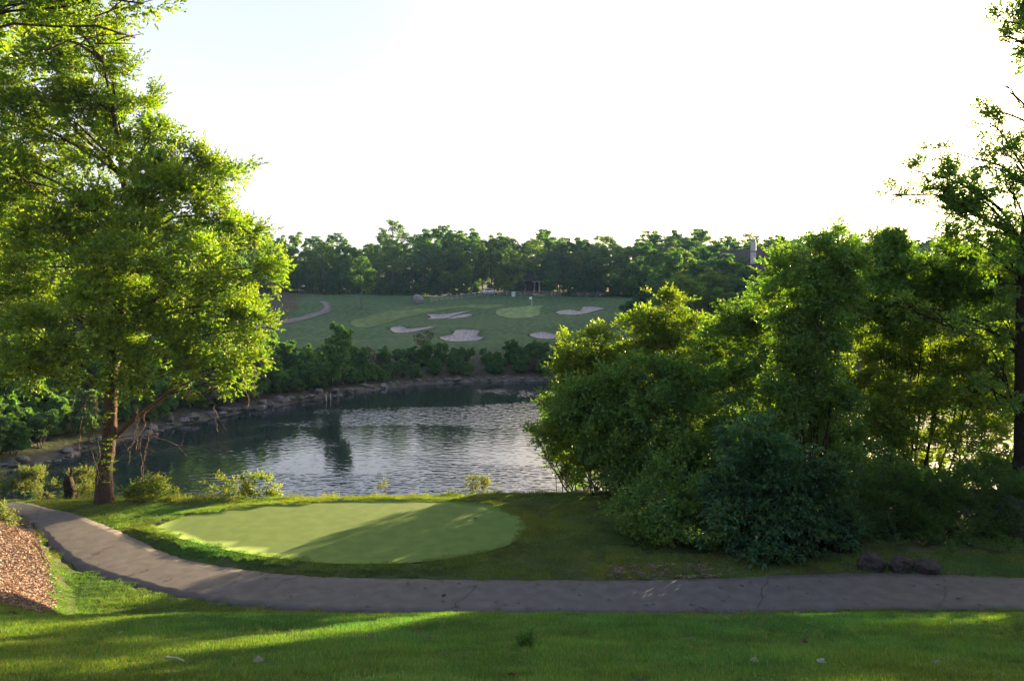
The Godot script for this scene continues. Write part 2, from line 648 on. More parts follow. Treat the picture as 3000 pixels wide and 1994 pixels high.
func set_light() -> void:
	look = Basis(Vector3.RIGHT, deg_to_rad(PITCH))
	var cam := Camera3D.new()
	cam.name = "camera"
	cam.transform = Transform3D(look, EYE)
	cam.fov = rad_to_deg(2.0 * atan(997.0 / FOCAL))
	cam.near = 0.1
	cam.far = 3000.0
	cam.current = true
	add_child(cam)
	var sky := ProceduralSkyMaterial.new()
	sky.sky_top_color = srgb(0.068, 0.083, 0.12)
	sky.sky_horizon_color = srgb(0.16, 0.15, 0.135)
	sky.sky_curve = 0.16
	sky.ground_horizon_color = srgb(0.06, 0.07, 0.05)
	sky.ground_bottom_color = srgb(0.03, 0.035, 0.025)
	sky.sun_angle_max = 75.0
	sky.sun_curve = 0.24
	var e := Environment.new()
	e.background_mode = Environment.BG_SKY
	e.sky = Sky.new()
	e.sky.sky_material = sky
	e.tonemap_mode = Environment.TONE_MAPPER_LINEAR
	e.tonemap_exposure = 10.0
	e.fog_enabled = true
	e.fog_density = 0.00009
	e.fog_light_color = Color(0.6, 0.78, 1.0)
	e.sdfgi_enabled = true
	e.ssao_enabled = true
	e.ssil_enabled = true
	var w := WorldEnvironment.new()
	w.name = "sky_and_air"
	w.environment = e
	add_child(w)
	var sun := DirectionalLight3D.new()
	sun.name = "sun"
	sun.light_energy = 1.5
	sun.light_color = Color(1.0, 0.88, 0.7)
	sun.light_angular_distance = 0.6
	sun.shadow_enabled = true
	var up := deg_to_rad(SUN_UP)
	var side := deg_to_rad(SUN_ROUND)
	var towards := Vector3(sin(side) * cos(up), sin(up), -cos(side) * cos(up))
	sun.basis = Basis.looking_at(-towards, Vector3.UP)
	add_child(sun)

func outlines() -> void:
	for e in [[-44, 40], [-38, 44], [-32.5, 48], [-31, 57], [-29.8, 67], [-26, 79], [-20.5, 91.6], [-13.7, 102.5], [-5, 107.5], [4, 108.7], [20, 110], [50, 114], [90, 118], [140, 116], [190, 100], [190, 52], [120, 44], [60, 40.5], [30, 39], [14, 38.5], [5, 38], [-8, 37], [-20, 36.5], [-32, 37], [-42, 37]]:
		water_line.push_back(Vector2(e[0], e[1]))
	for e in PATH_FAR:
		var w := on_level(e[0], e[1], 2.53)
		path_rough.push_back(Vector2(w.x, -w.z))
	for k in range(PATH_NEAR.size() - 1, -1, -1):
		var w := on_level(PATH_NEAR[k][0], PATH_NEAR[k][1], 2.53)
		path_rough.push_back(Vector2(w.x, -w.z))
	tee_line = px_ground([[455, 1546], [540, 1514], [636, 1495], [827, 1476], [1081, 1464], [1303, 1467], [1431, 1479], [1492, 1494], [1529, 1518], [1543, 1540], [1529, 1565], [1492, 1596], [1424, 1616], [1339, 1633], [1203, 1650], [1000, 1653], [827, 1638], [668, 1613], [540, 1581], [470, 1562]], 2.62, 3)

const PATH_FAR := [[-420, 1440], [-150, 1452], [0, 1467], [64, 1470], [146, 1489], [235, 1511], [356, 1559], [458, 1607], [572, 1645], [763, 1673], [941, 1689], [1272, 1697], [1500, 1699], [1920, 1699], [2136, 1692], [2543, 1677], [3000, 1692], [3500, 1705]]
const PATH_NEAR := [[-420, 1470], [-150, 1484], [0, 1496], [64, 1514], [108, 1546], [159, 1605], [203, 1642], [286, 1680], [356, 1699], [445, 1721], [540, 1743], [610, 1756], [700, 1769], [890, 1787], [1272, 1797], [1500, 1798], [2263, 1792], [2581, 1784], [3000, 1790], [3500, 1795]]

func make_course() -> void:
	# the cart path: a ribbon between its two edges, with a low worn rim
	var r := random(2)
	var sides := []
	for list in [PATH_FAR, PATH_NEAR]:
		var p := PackedVector2Array()
		for e in list:
			var w := on_level(e[0], e[1], 2.53)
			p.push_back(Vector2(w.x, -w.z))
		sides.append(resampled(smooth_edge(p, 6, false), 200))
	var s := Shape.new()
	var across := 9
	for k in 200:
		var a: Vector2 = sides[0][k]
		var b: Vector2 = sides[1][k]
		var out_ := (b - a).normalized()
		a -= out_ * r.randf_range(-0.06, 0.06)
		b += out_ * r.randf_range(-0.07, 0.07)
		sides[0][k] = a
		sides[1][k] = b
		for j in across + 1:
			var q := a.lerp(b, clampf((j - 1.0) / (across - 2.0), 0.0, 1.0)) + out_ * (0.03 if j == across else -0.03 if j == 0 else 0.0)
			var crown := 0.02 * (1.0 - pow(2.0 * j / across - 1.0, 2.0))
			s.v.push_back(ground(q.x, q.y, (0.02 if j > 0 and j < across else -0.14) + crown))
			s.c.push_back(Color(0.19, 0.182, 0.172))
	for k in 199:
		for j in across:
			var a := k * (across + 1) + j
			s.i.append_array(PackedInt32Array([a, a + across + 1 + 1, a + across + 1, a, a + 1, a + across + 2]))
	for k in s.i.size() / 3:
		var x := s.i[k * 3 + 1]; s.i[k * 3 + 1] = s.i[k * 3 + 2]; s.i[k * 3 + 2] = x
	var up := (s.v[s.i[2]] - s.v[s.i[0]]).cross(s.v[s.i[1]] - s.v[s.i[0]])
	if up.y < 0.0:
		for k in s.i.size() / 3:
			var x := s.i[k * 3 + 1]; s.i[k * 3 + 1] = s.i[k * 3 + 2]; s.i[k * 3 + 2] = x
	var cart_path := part("cart_path", s.mesh(true), M.asphalt)
	tag(cart_path, "grey brown asphalt cart path curving past the tee", "path", "", "structure")
	for e in [[38, 0.0, 0.75], [66, 0.3, 1.0], [97, 0.0, 0.6], [118, 0.2, 1.0], [151, 0.0, 1.0], [172, 0.4, 1.0]]:
		var c := Shape.new()
		var wander := 0.0
		var last := Vector2.ZERO
		for j in 15:
			var u: float = lerpf(e[1], e[2], j / 14.0)
			var k := int(e[0])
			var along: Vector2 = (sides[0][k + 1] - sides[0][k]).normalized()
			wander += r.randf_range(-0.09, 0.09)
			var q: Vector2 = sides[0][k].lerp(sides[1][k], clampf(u, 0.02, 0.98)) + along * wander
			if j > 0:
				var side := along * r.randf_range(0.006, 0.016)
				c.quad(ground(last.x - side.x, last.y - side.y, 0.047), ground(last.x + side.x, last.y + side.y, 0.047), ground(q.x + side.x, q.y + side.y, 0.047), ground(q.x - side.x, q.y - side.y, 0.047), Color(0.09, 0.085, 0.082))
			last = q
		part("crack", c.mesh(true), M.asphalt, cart_path)
	path_line = PackedVector2Array(sides[0])
	var back: PackedVector2Array = sides[1].duplicate()
	back.reverse()
	path_line.append_array(back)
	remember(path_line, 0.12)
	sheets[-1].reach = 60.0
	tag(part("tee_surface", sheet(tee_line, 0.6, 0.02, Color(0.1, 0.15, 0.032), 0.15), M.tee), "close mown oval tee beside the cart path", "tee", "", "structure")
	# beyond the lake: fairway tongue, putting green, bunkers, far path
	tag(part("fairway", sheet(px_ground([[1030, 940], [1090, 922], [1180, 905], [1290, 898], [1400, 890], [1480, 893], [1440, 905], [1330, 903], [1220, 925], [1150, 942], [1085, 960], [1040, 957]]), 2.0, 0.05, Color(0.12, 0.175, 0.06), 0.08), M.turf), "pale mown fairway tongue on the far slope", "fairway", "", "structure")
	tag(part("putting_green", sheet(px_ground([[1453, 915], [1470, 903], [1540, 897], [1600, 895], [1585, 903], [1575, 925], [1530, 932], [1470, 927]]), 1.5, 0.08, Color(0.19, 0.255, 0.1), 0.08), M.turf), "pale green putting green below the flagstick", "green", "", "structure")
	var labels := ["forked pale sand bunker beside the fairway tongue", "small curved sand bunker next to the forked bunker", "long thin tailed sand bunker lowest on the fairway side", "largest pale sand bunker close above the lake bank", "long sand bunker with raised end beyond the putting green", "oval sand bunker half hidden by yellow sunlit leaves"]
	for k in sand_lines.size():
		tag(part("sand_bunker", sheet(sand_lines[k].line, 0.9, 0.06, Color(0.42, 0.38, 0.35), 0.4, 0.5), M.sand), labels[k], "bunker", "", "structure")
	var road := px_ground([[700, 962], [760, 952], [820, 942], [880, 930], [930, 915], [950, 900], [935, 885], [955, 884], [970, 905], [945, 922], [890, 938], [825, 951], [760, 962], [700, 974]], NAN, 4)
	tag(part("far_path", sheet(road, 1.4, 0.12, Color(0.24, 0.22, 0.215), 0.08), M.sand), "pale cart path winding into the wood across the lake", "path", "", "structure")

func set_bunkers() -> void:
	var found := []
	for list in [
			[[1248, 921], [1300, 920], [1335, 916], [1375, 912], [1330, 924], [1310, 932], [1255, 935], [1262, 928]],
			[[1310, 933], [1345, 922], [1383, 920], [1368, 928], [1330, 933]],
			[[1146, 960], [1180, 956], [1200, 963], [1276, 956], [1240, 966], [1190, 975], [1150, 972]],
			[[1288, 989], [1325, 980], [1340, 966], [1402, 968], [1398, 982], [1418, 990], [1380, 999], [1320, 1000]],
			[[1630, 914], [1670, 907], [1700, 911], [1712, 899], [1770, 903], [1740, 912], [1700, 921], [1660, 922]],
			[[1552, 980], [1580, 973], [1610, 976], [1640, 984], [1620, 992], [1570, 990]]]:
		var line := px_ground(list, NAN, 4)
		var mid := Vector2.ZERO
		for p in line: mid += p / line.size()
		var reach := 0.0
		for p in line: reach = maxf(reach, p.distance_to(mid))
		found.append({"line": line, "mid": mid, "reach": reach + 3.0})
	sand_lines = found

func make_water() -> void:
	set_bunkers()
	# one sheet over the cove; wind puffs raise ripples on parts of it
	var size := 1024
	var span := Vector2(100, 90)
	var wave := FastNoiseLite.new()
	wave.seed = 31
	wave.frequency = 1.0
	wave.fractal_octaves = 2
	var data := PackedFloat32Array()
	data.resize(size * size)
	for j in size:
		var d := 30.0 + span.y * j / size
		for k in size:
			var x := -45.0 + span.x * k / size
			var puff := smoothstep(-0.05, 0.35, noise.get_noise_2d(x * 0.55 + 9.0, d * 1.3 + 40.0) + 0.012 * (x + 14.0) - 0.006 * (d - 70.0))
			data[j * size + k] = 0.5 + (0.24 + 0.76 * puff) * (0.35 * wave.get_noise_2d(x * 0.8 + d * 0.2, d * 1.6) + 0.2 * wave.get_noise_2d(x * 2.0 + 7.0, d * 3.2))
	var im := Image.create_from_data(size, size, false, Image.FORMAT_RF, data.to_byte_array())
	var m := StandardMaterial3D.new()
	m.albedo_color = srgb(0.016, 0.023, 0.024)
	m.roughness = 0.06
	m.metallic_specular = 0.5
	m.heightmap_enabled = true
	m.heightmap_texture = ImageTexture.create_from_image(im)
	m.heightmap_scale = 5.4
	var s := Shape.new()
	for j in 21:
		for k in 41:
			var x := -60.0 + 260.0 * k / 40.0
			var d := 30.0 + span.y * j / 20.0
			s.v.push_back(Vector3(x, 0.0, -d))
			s.c.push_back(Color.WHITE)
			s.t.push_back(Vector2((x + 45.0) / span.x, (d - 30.0) / span.y))
	for j in 20:
		for k in 40:
			var a := j * 41 + k
			var b := a + 41
			s.i.append_array(PackedInt32Array([b, b + 1, a + 1, b, a + 1, a]))
	tag(part("lake_water", s.mesh(true), m), "dark rippled lake water in the cove", "water", "", "structure")

# ---------------------------------------------------------------- lawn

func tuft_patch(seed_: int, blades: int, side: float, tall: float, wide: float, tints: Array, lean := 0.5) -> ArrayMesh:
	var r := random(seed_)
	var s := Shape.new()
	for k in blades:
		var foot := Vector3(r.randf_range(-0.5, 0.5) * side, -0.01, r.randf_range(-0.5, 0.5) * side)
		var dir := Vector3(r.randf_range(-1, 1), 0, r.randf_range(-1, 1))
		var across := dir.cross(Vector3.UP).normalized() * wide * r.randf_range(0.6, 1.2)
		var h := tall * r.randf_range(0.45, 1.25)
		var bend := dir * lean * h
		var mid := foot + Vector3(0, h * 0.6, 0) + bend * 0.35
		var tip := foot + Vector3(0, h, 0) + bend
		var tint: Color = tints[r.randi() % tints.size()]
		var f := r.randf_range(0.75, 1.25)
		var col := Color(tint.r * f, tint.g * f, tint.b * f)
		s.quad(foot - across * 0.5, mid - across * 0.4, mid + across * 0.4, foot + across * 0.5, col)
		s.tri(mid - across * 0.4, tip, mid + across * 0.4, col)
	return s.mesh()

func on_slope(x: float, d: float, turn: float, size: Vector3, lift := 0.0) -> Transform3D:
	var h := height(x, d)
	var up := Vector3(h - height(x + 0.3, d), 0.3, height(x, d + 0.3) - h).normalized()
	var b := Basis(Quaternion(Vector3.UP, up)) * Basis(Vector3.UP, turn)
	return Transform3D(b.scaled_local(size), Vector3(x, h + lift, -d))

func make_lawn() -> void:
	var r := random(50)
	for e in [[-40, 1484], [25, 1516], [80, 1575], [100, 1640], [105, 1720], [110, 1780], [40, 1790], [-200, 1790], [-300, 1500]]:
		var w := on_ground(e[0], e[1], 15.4, 34.0)
		litter_line.push_back(Vector2(w.x, -w.z))
	var greens := [Color(0.1, 0.185, 0.042), Color(0.085, 0.17, 0.038), Color(0.12, 0.2, 0.048), Color(0.15, 0.195, 0.06), Color(0.09, 0.18, 0.044)]
	var mown := tuft_patch(1, 1000, 0.55, 0.062, 0.0065, greens + [Color(0.24, 0.21, 0.1), Color(0.13, 0.2, 0.06), Color(0.06, 0.15, 0.03)], 0.6)
	var rough := tuft_patch(2, 700, 0.6, 0.06, 0.008, greens + [Color(0.16, 0.16, 0.07), Color(0.2, 0.18, 0.1)], 0.6)
	var short := tuft_patch(3, 1900, 0.6, 0.009, 0.008, [Color(0.18, 0.255, 0.04), Color(0.165, 0.245, 0.038), Color(0.195, 0.265, 0.044)], 0.5)
	var sets := [[], [], []]
	var tints := [PackedColorArray(), PackedColorArray(), PackedColorArray()]
	var d := 5.4
	while d < 36.5:
		var step := 0.36 if d < 16.0 else 0.42
		var half := d * 0.72 + 1.5
		var x := -half
		while x < minf(half, 20.0):
			var p := Vector2(x + r.randf_range(-0.12, 0.12), d + r.randf_range(-0.12, 0.12))
			x += step
			var tee := edge_distance(p, tee_line) if d > 19.0 else 9.0
			var kind := 0 if d < 16.0 else 1
			if tee < -0.1: kind = 2
			elif d > 17.0 and edge_distance(p, path_line) < 0.16: continue
			elif d > 14.0 and Geometry2D.is_point_in_polygon(p, litter_line) and r.randf() < 0.93: continue
			elif d > 24.6 and p.x > 3.2 + (p.y - 22.0) * 0.25 and r.randf() < 0.75: continue
			if d > 30.0 and edge_distance(p, water_line) < 1.2: continue
			var n := noise.get_noise_2d(p.x * 5.0, p.y * 5.0)
			var w := noise.get_noise_2d(p.x * 2.4 + 90.0, p.y * 2.4)
			var bare := noise.get_noise_2d(p.x * 9.0 + 300.0, p.y * 9.0)
			if kind < 2 and bare > 0.48: continue
			var tall := (1.0 + 0.8 * n) * r.randf_range(0.65, 1.35)
			if kind == 1 and tee < 0.5: tall *= 1.2
			sets[kind].append(on_slope(p.x, p.y, r.randf() * TAU, Vector3(1, tall if kind < 2 else 1.0, 1), 0.02 if kind == 2 else 0.0))
			var f := 1.0 + 0.3 * n + r.randf_range(-0.22, 0.2)
			tints[kind].push_back(Color(f * (1.05 + 0.6 * w), f * (1.0 + 0.1 * w), f * (1.1 - 0.2 * w)))
		d += step
	var weed := tuft_patch(4, 26, 0.1, 0.12, 0.008, [Color(0.09, 0.17, 0.05), Color(0.12, 0.19, 0.045), Color(0.26, 0.23, 0.12), Color(0.07, 0.14, 0.06), Color(0.17, 0.19, 0.07)], 0.9)
	var weeds := []
	var weed_tints := PackedColorArray()
	for k in 1500:
		var wd := lerpf(5.6, 18.5, sqrt(r.randf()))
		var wx := r.randf_range(-0.74, 0.74) * wd
		if noise.get_noise_2d(wx * 7.0 + 40.0, wd * 7.0) < -0.05: continue
		weeds.append(on_slope(wx, wd, r.randf() * TAU, Vector3(1, r.randf_range(0.45, 1.0), 1)))
		var wf := r.randf_range(0.7, 1.2)
		weed_tints.push_back(Color(wf * r.randf_range(0.85, 1.3), wf, wf))
	tag(scatter("lawn_weeds", weed, M.blade, weeds, weed_tints), "coarse weeds and longer blades scattered through the lawn", "weeds", "", "stuff")
	tag(scatter("lawn_grass", mown, M.blade, sets[0], tints[0]), "green lawn grass on the slope above the cart path", "grass", "", "stuff")
	tag(scatter("rough_grass", rough, M.blade, sets[1], tints[1]), "longer rough grass around the tee and along the path", "grass", "", "stuff")
	tag(scatter("tee_grass", short, M.blade, sets[2], tints[2]), "close mown yellow green grass of the tee", "grass", "", "stuff")

# ---------------------------------------------------------------- far wood

func far_tree(called: String, seed_: int, label: String, tall: float, low: float, wide: float, cards: int, tint: Color, bark: Color, size := 0.48) -> Node3D:
	# built 20 m tall at the origin, moved and scaled by its users
	var r := random(seed_)
	var t := thing(called, Vector3.ZERO, label, "tree", "")
	var s := Shape.new()
	var top := tall * 0.93
	var pts := PackedVector3Array()
	var rad := PackedFloat32Array()
	for k in 7:
		var u := k / 6.0
		pts.push_back(Vector3(r.randf_range(-0.25, 0.25) * u * 2.0, top * u - 0.4 * (1.0 - u), r.randf_range(-0.25, 0.25) * u * 2.0))
		rad.push_back(lerpf(0.26, 0.04, u))
	s.tube(pts, rad, 7)
	var blobs := []
	var n := 9
	for k in n:
		var u := (k + 0.5) / n
		var y := lerpf(tall * low, tall * 0.92, u)
		var bulge := sin(PI * clampf(u * 0.8 + 0.16, 0, 1))
		var a := k * 2.4 + r.randf() * 0.6
		var m := Vector3(cos(a) * wide * 0.42 * bulge, y, sin(a) * wide * 0.42 * bulge)
		blobs.append([m, wide * r.randf_range(0.26, 0.36) * lerpf(1.0, 0.75, u), 0.85])
		add_limb(s, Vector3(0, maxf(y - 2.5, tall * low * 0.7), 0), m, 0.09, 0.03, r, 4, 0.05, 3)
	for k in s.c.size(): s.c[k] = bark
	part("trunk", s.mesh(true), M.bark, t)
	part("crown", card_crown(seed_ + 1, blobs, cards, size, tint), M.far_leaf, t)
	return t

func use(protos: Array, k: int, where: Vector3, turn: float, size: Vector3, label: String, group: String) -> void:
	var p = protos[k]
	if not p.used:
		p.used = true
		p.node.position = where
		p.node.rotation = Vector3(0, turn, 0)
		p.node.scale = size
		p.node.set_meta("label", label)
		p.node.set_meta("group", group)
	else:
		copy_of(p.node, where, turn, size, label, group)

func make_far_wood() -> void:
	var r := random(60)
	var kinds := [
		{"node": far_tree("broadleaf_tree", 101, "x", 20.0, 0.14, 12.5, 18000, Color(0.095, 0.175, 0.07), Color(0.1, 0.09, 0.08)), "used": false},
		{"node": far_tree("tall_tree", 103, "x", 20.0, 0.4, 9.5, 11000, Color(0.11, 0.19, 0.06), Color(0.3, 0.27, 0.24)), "used": false},
		{"node": far_tree("edge_tree", 105, "x", 20.0, 0.05, 12.5, 19000, Color(0.08, 0.155, 0.07), Color(0.09, 0.08, 0.07)), "used": false},
		{"node": far_tree("thin_tree", 107, "x", 20.0, 0.45, 9.0, 4200, Color(0.12, 0.18, 0.06), Color(0.22, 0.2, 0.18)), "used": false},
		{"node": far_tree("spring_tree", 109, "x", 20.0, 0.14, 11.5, 15000, Color(0.15, 0.215, 0.055), Color(0.12, 0.1, 0.09)), "used": false}]
	var labels := ["broad leafy tree in the wood across the lake", "tall tree with pale trunk at the edge of the far wood", "dense dark tree leafy to the ground in the far wood", "thin crowned tree rising out of the far wood", "yellow green spring tree in the wood across the lake"]
	var skyline := [[-400, 640], [400, 650], [640, 665], [760, 668], [830, 664], [900, 690], [960, 690], [1030, 702], [1100, 695], [1200, 692], [1290, 660], [1370, 668], [1440, 680], [1520, 690], [1590, 682], [1680, 692], [1780, 684], [1870, 690], [2010, 672], [2100, 690], [2200, 684], [2280, 676], [2400, 694], [2560, 680], [2700, 690], [3300, 690]]
	# rows: depth, step in metres, how far below the skyline their tops lie
	for row in [[222.0, 7.0, 28], [236.0, 7.5, 12], [252.0, 8.0, 2], [272.0, 9.0, 0]]:
		var x: float = -row[0] * 0.72
		while x < row[0] * 0.75:
			var d: float = row[0] + r.randf_range(-5, 5)
			var px := 1500.0 + x / d * FOCAL
			var k: int = [0, 3, 1, 2, 4, 1, 1, 0][r.randi() % 8]
			var here := x
			x += row[1] * r.randf_range(0.75, 1.25)
			if row[0] < 230.0 and px > 1395.0 and px < 1470.0: continue
			if row[0] < 240.0 and px > 1500.0 and px < 1600.0: continue
			var foot := ground(here, d, -0.1)
			var top := at(px, table(skyline, px) + row[2] + r.randf_range(-20, 34), d).y
			var size := clampf((top - foot.y) / 20.0, 0.55, 1.7)
			var w := r.randf_range(0.85, 1.2)
			use(kinds, k, foot, r.randf() * TAU, Vector3(size * w, size, size * w), labels[k], "trees of the wood across the lake")
	# trees singled out against the sky or the slope: [px, foot py, top py, depth, kind]
	for e in [[1150, 880, 636, 246.0, 3, "sparse round topped tree standing clear above the far wood"], [1295, 868, 652, 226.0, 1, "tall pale trunked tree behind the split rail fence"], [1345, 862, 668, 227.0, 1, "second tall pale trunked tree behind the split rail fence"], [1440, 868, 684, 236.0, 4, "sunlit yellow green tree behind the parked car"], [1568, 866, 690, 229.0, 3, "thin sunlit tree beside the house behind the green"], [1700, 866, 690, 228.0, 2, "dense tree at the end of the rail fence"], [2440, 900, 650, 160.0, 3, "sparse tree reaching above the house roof"]]:
		var foot := ground((e[0] - 1500.0) / FOCAL * e[3], e[3], -0.1)
		var size: float = (at(e[0], e[2], e[3]).y - foot.y) / 20.0
		use(kinds, e[4], foot, r.randf() * TAU, Vector3(size, size, size), e[5], "")
	var edge := -150.0
	while edge < 60.0:
		var d := 217.5 + r.randf_range(-1.5, 2.5) + maxf(0.0, -edge - 60.0) * 0.1
		var px := 1500.0 + edge / d * FOCAL
		var size := r.randf_range(0.16, 0.36)
		if not (px > 1400.0 and px < 1640.0):
			use(kinds, 2 if r.randf() < 0.6 else 0, ground(edge, d, -0.2), r.randf() * TAU, Vector3(size * 1.4, size, size * 1.4), "low leafy sapling at the foot of the far wood", "saplings along the edge of the far wood")
		edge += r.randf_range(2.5, 4.5)
	for k in 70:
		var d := r.randf_range(226.0, 262.0)
		var x := r.randf_range(-0.5, 0.3) * d
		var size := r.randf_range(0.2, 0.42)
		if x / d * FOCAL > -110.0 and x / d * FOCAL < 110.0 and d < 246.0: continue
		use(kinds, 2, ground(x, d, -0.2), r.randf() * TAU, Vector3(size * 1.6, size, size * 1.6), "low leafy sapling at the foot of the far wood", "saplings along the edge of the far wood")
	for e in [[1486, 229.0, 715, 4], [1512, 231.0, 800, 2], [1622, 228.0, 720, 2], [1650, 226.0, 700, 0], [1600, 226.0, 812, 0], [1470, 224.0, 812, 4]]:
		var foot := ground((e[0] - 1500.0) / FOCAL * e[1], e[1], -0.1)
		var size: float = (at(e[0], e[2], e[1]).y - foot.y) / 20.0
		use(kinds, e[3], foot, r.randf() * TAU, Vector3(size, size, size), "leafy tree growing close round the house behind the green", "trees round the house behind the green")
	for e in [[2150, 128.0, 800, 2], [2185, 130.0, 806, 0], [2225, 127.0, 812, 2], [2262, 131.0, 806, 4], [2300, 126.0, 800, 2], [2335, 132.0, 760, 0], [2310, 140.0, 742, 4], [2160, 141.0, 752, 0], [2120, 131.0, 738, 2], [2155, 129.0, 752, 4], [2320, 129.0, 748, 0], [2350, 127.0, 742, 2]]:
		var foot := ground((e[0] - 1500.0) / FOCAL * e[1], e[1], -0.1)
		var size: float = (at(e[0], e[2], e[1]).y - foot.y) / 20.0
		use(kinds, e[3], foot, r.randf() * TAU, Vector3(size * 1.2, size, size * 1.2), "leafy tree on the wooded bank below the house", "trees on the wooded bank below the house")
	var lone := on_ground(1058, 907, 90.0)
	use(kinds, 1, lone, 1.0, Vector3.ONE * 0.62, "slender pale trunked tree standing out on the mown slope", "")
	# the wood on the left shore, behind the oak, and round the far path
	for k in 46:
		var d := r.randf_range(78.0, 215.0)
		var x := -40.0 - maxf(0.0, d - 120.0) * 0.24 - r.randf() * (12.0 + d * 0.35) - (7.0 if d > 130.0 else 0.0)
		var kk: int = [0, 2, 0, 4, 2][r.randi() % 5]
		var size := r.randf_range(0.75, 1.1)
		use(kinds, kk, ground(x, d, -0.1), r.randf() * TAU, Vector3(size, size, size), "leafy tree on the wooded slope behind the oak", "trees on the wooded slope behind the oak")
	# the wood on the right bank, in front of and round the house
	for k in 60:
		var d := r.randf_range(119.0, 205.0)
		var x := 17.0 + maxf(0.0, d - 130.0) * 0.3 + r.randf() * (20.0 + d * 0.45)
		var px := 1500.0 + x / d * FOCAL
		if absf(x - 49.0) < 11.0 and d > 138.0 and d < 168.0: continue
		var foot := ground(x, d, -0.1)
		var limit := 702.0 + r.randf_range(-6, 60)
		if px > 2330.0: limit = 790.0 + r.randf_range(0, 40)
		elif px > 2130.0: limit = 735.0 + r.randf_range(0, 30)
		if d < 150.0 and px > 2130.0 and px < 2330.0: limit = 800.0 + r.randf_range(-8, 20)
		if d < 150.0 and px < 2130.0: limit += r.randf_range(0, 50)
		var size := clampf((at(px, limit, d).y - foot.y) / 20.0, 0.4, 1.15)
		use(kinds, [2, 0, 2, 4, 0][r.randi() % 5], foot, r.randf() * TAU, Vector3(size * 1.1, size, size * 1.1), "leafy tree on the wooded bank below the house", "trees on the wooded bank below the house")
	for p in kinds: assert(p.used)

# ---------------------------------------------------------------- far shore

func rock_mesh(seed_: int, flat: float, cuts := 7) -> ArrayMesh:
	var r := random(seed_)
	var s := SphereMesh.new()
	s.radial_segments = 14
	s.rings = 8
	var a := s.get_mesh_arrays()
	var v: PackedVector3Array = a[Mesh.ARRAY_VERTEX]
	var planes := []
	for k in cuts: planes.append([ball(r), r.randf_range(0.22, 0.42)])
	for k in v.size():
		var p := v[k]
		for pl in planes:
			var over: float = p.dot(pl[0]) - pl[1]
			if over > 0.0: p -= pl[0] * over * 0.92
		p *= 1.0 + 0.1 * fine.get_noise_3dv(p * 6.0 + Vector3(seed_, 0, 0))
		v[k] = Vector3(p.x, p.y * flat, p.z)
	var sh := Shape.new()
	sh.v = v
	sh.i = a[Mesh.ARRAY_INDEX]
	for k in v.size(): sh.c.push_back(Color.WHITE)
	return sh.mesh()

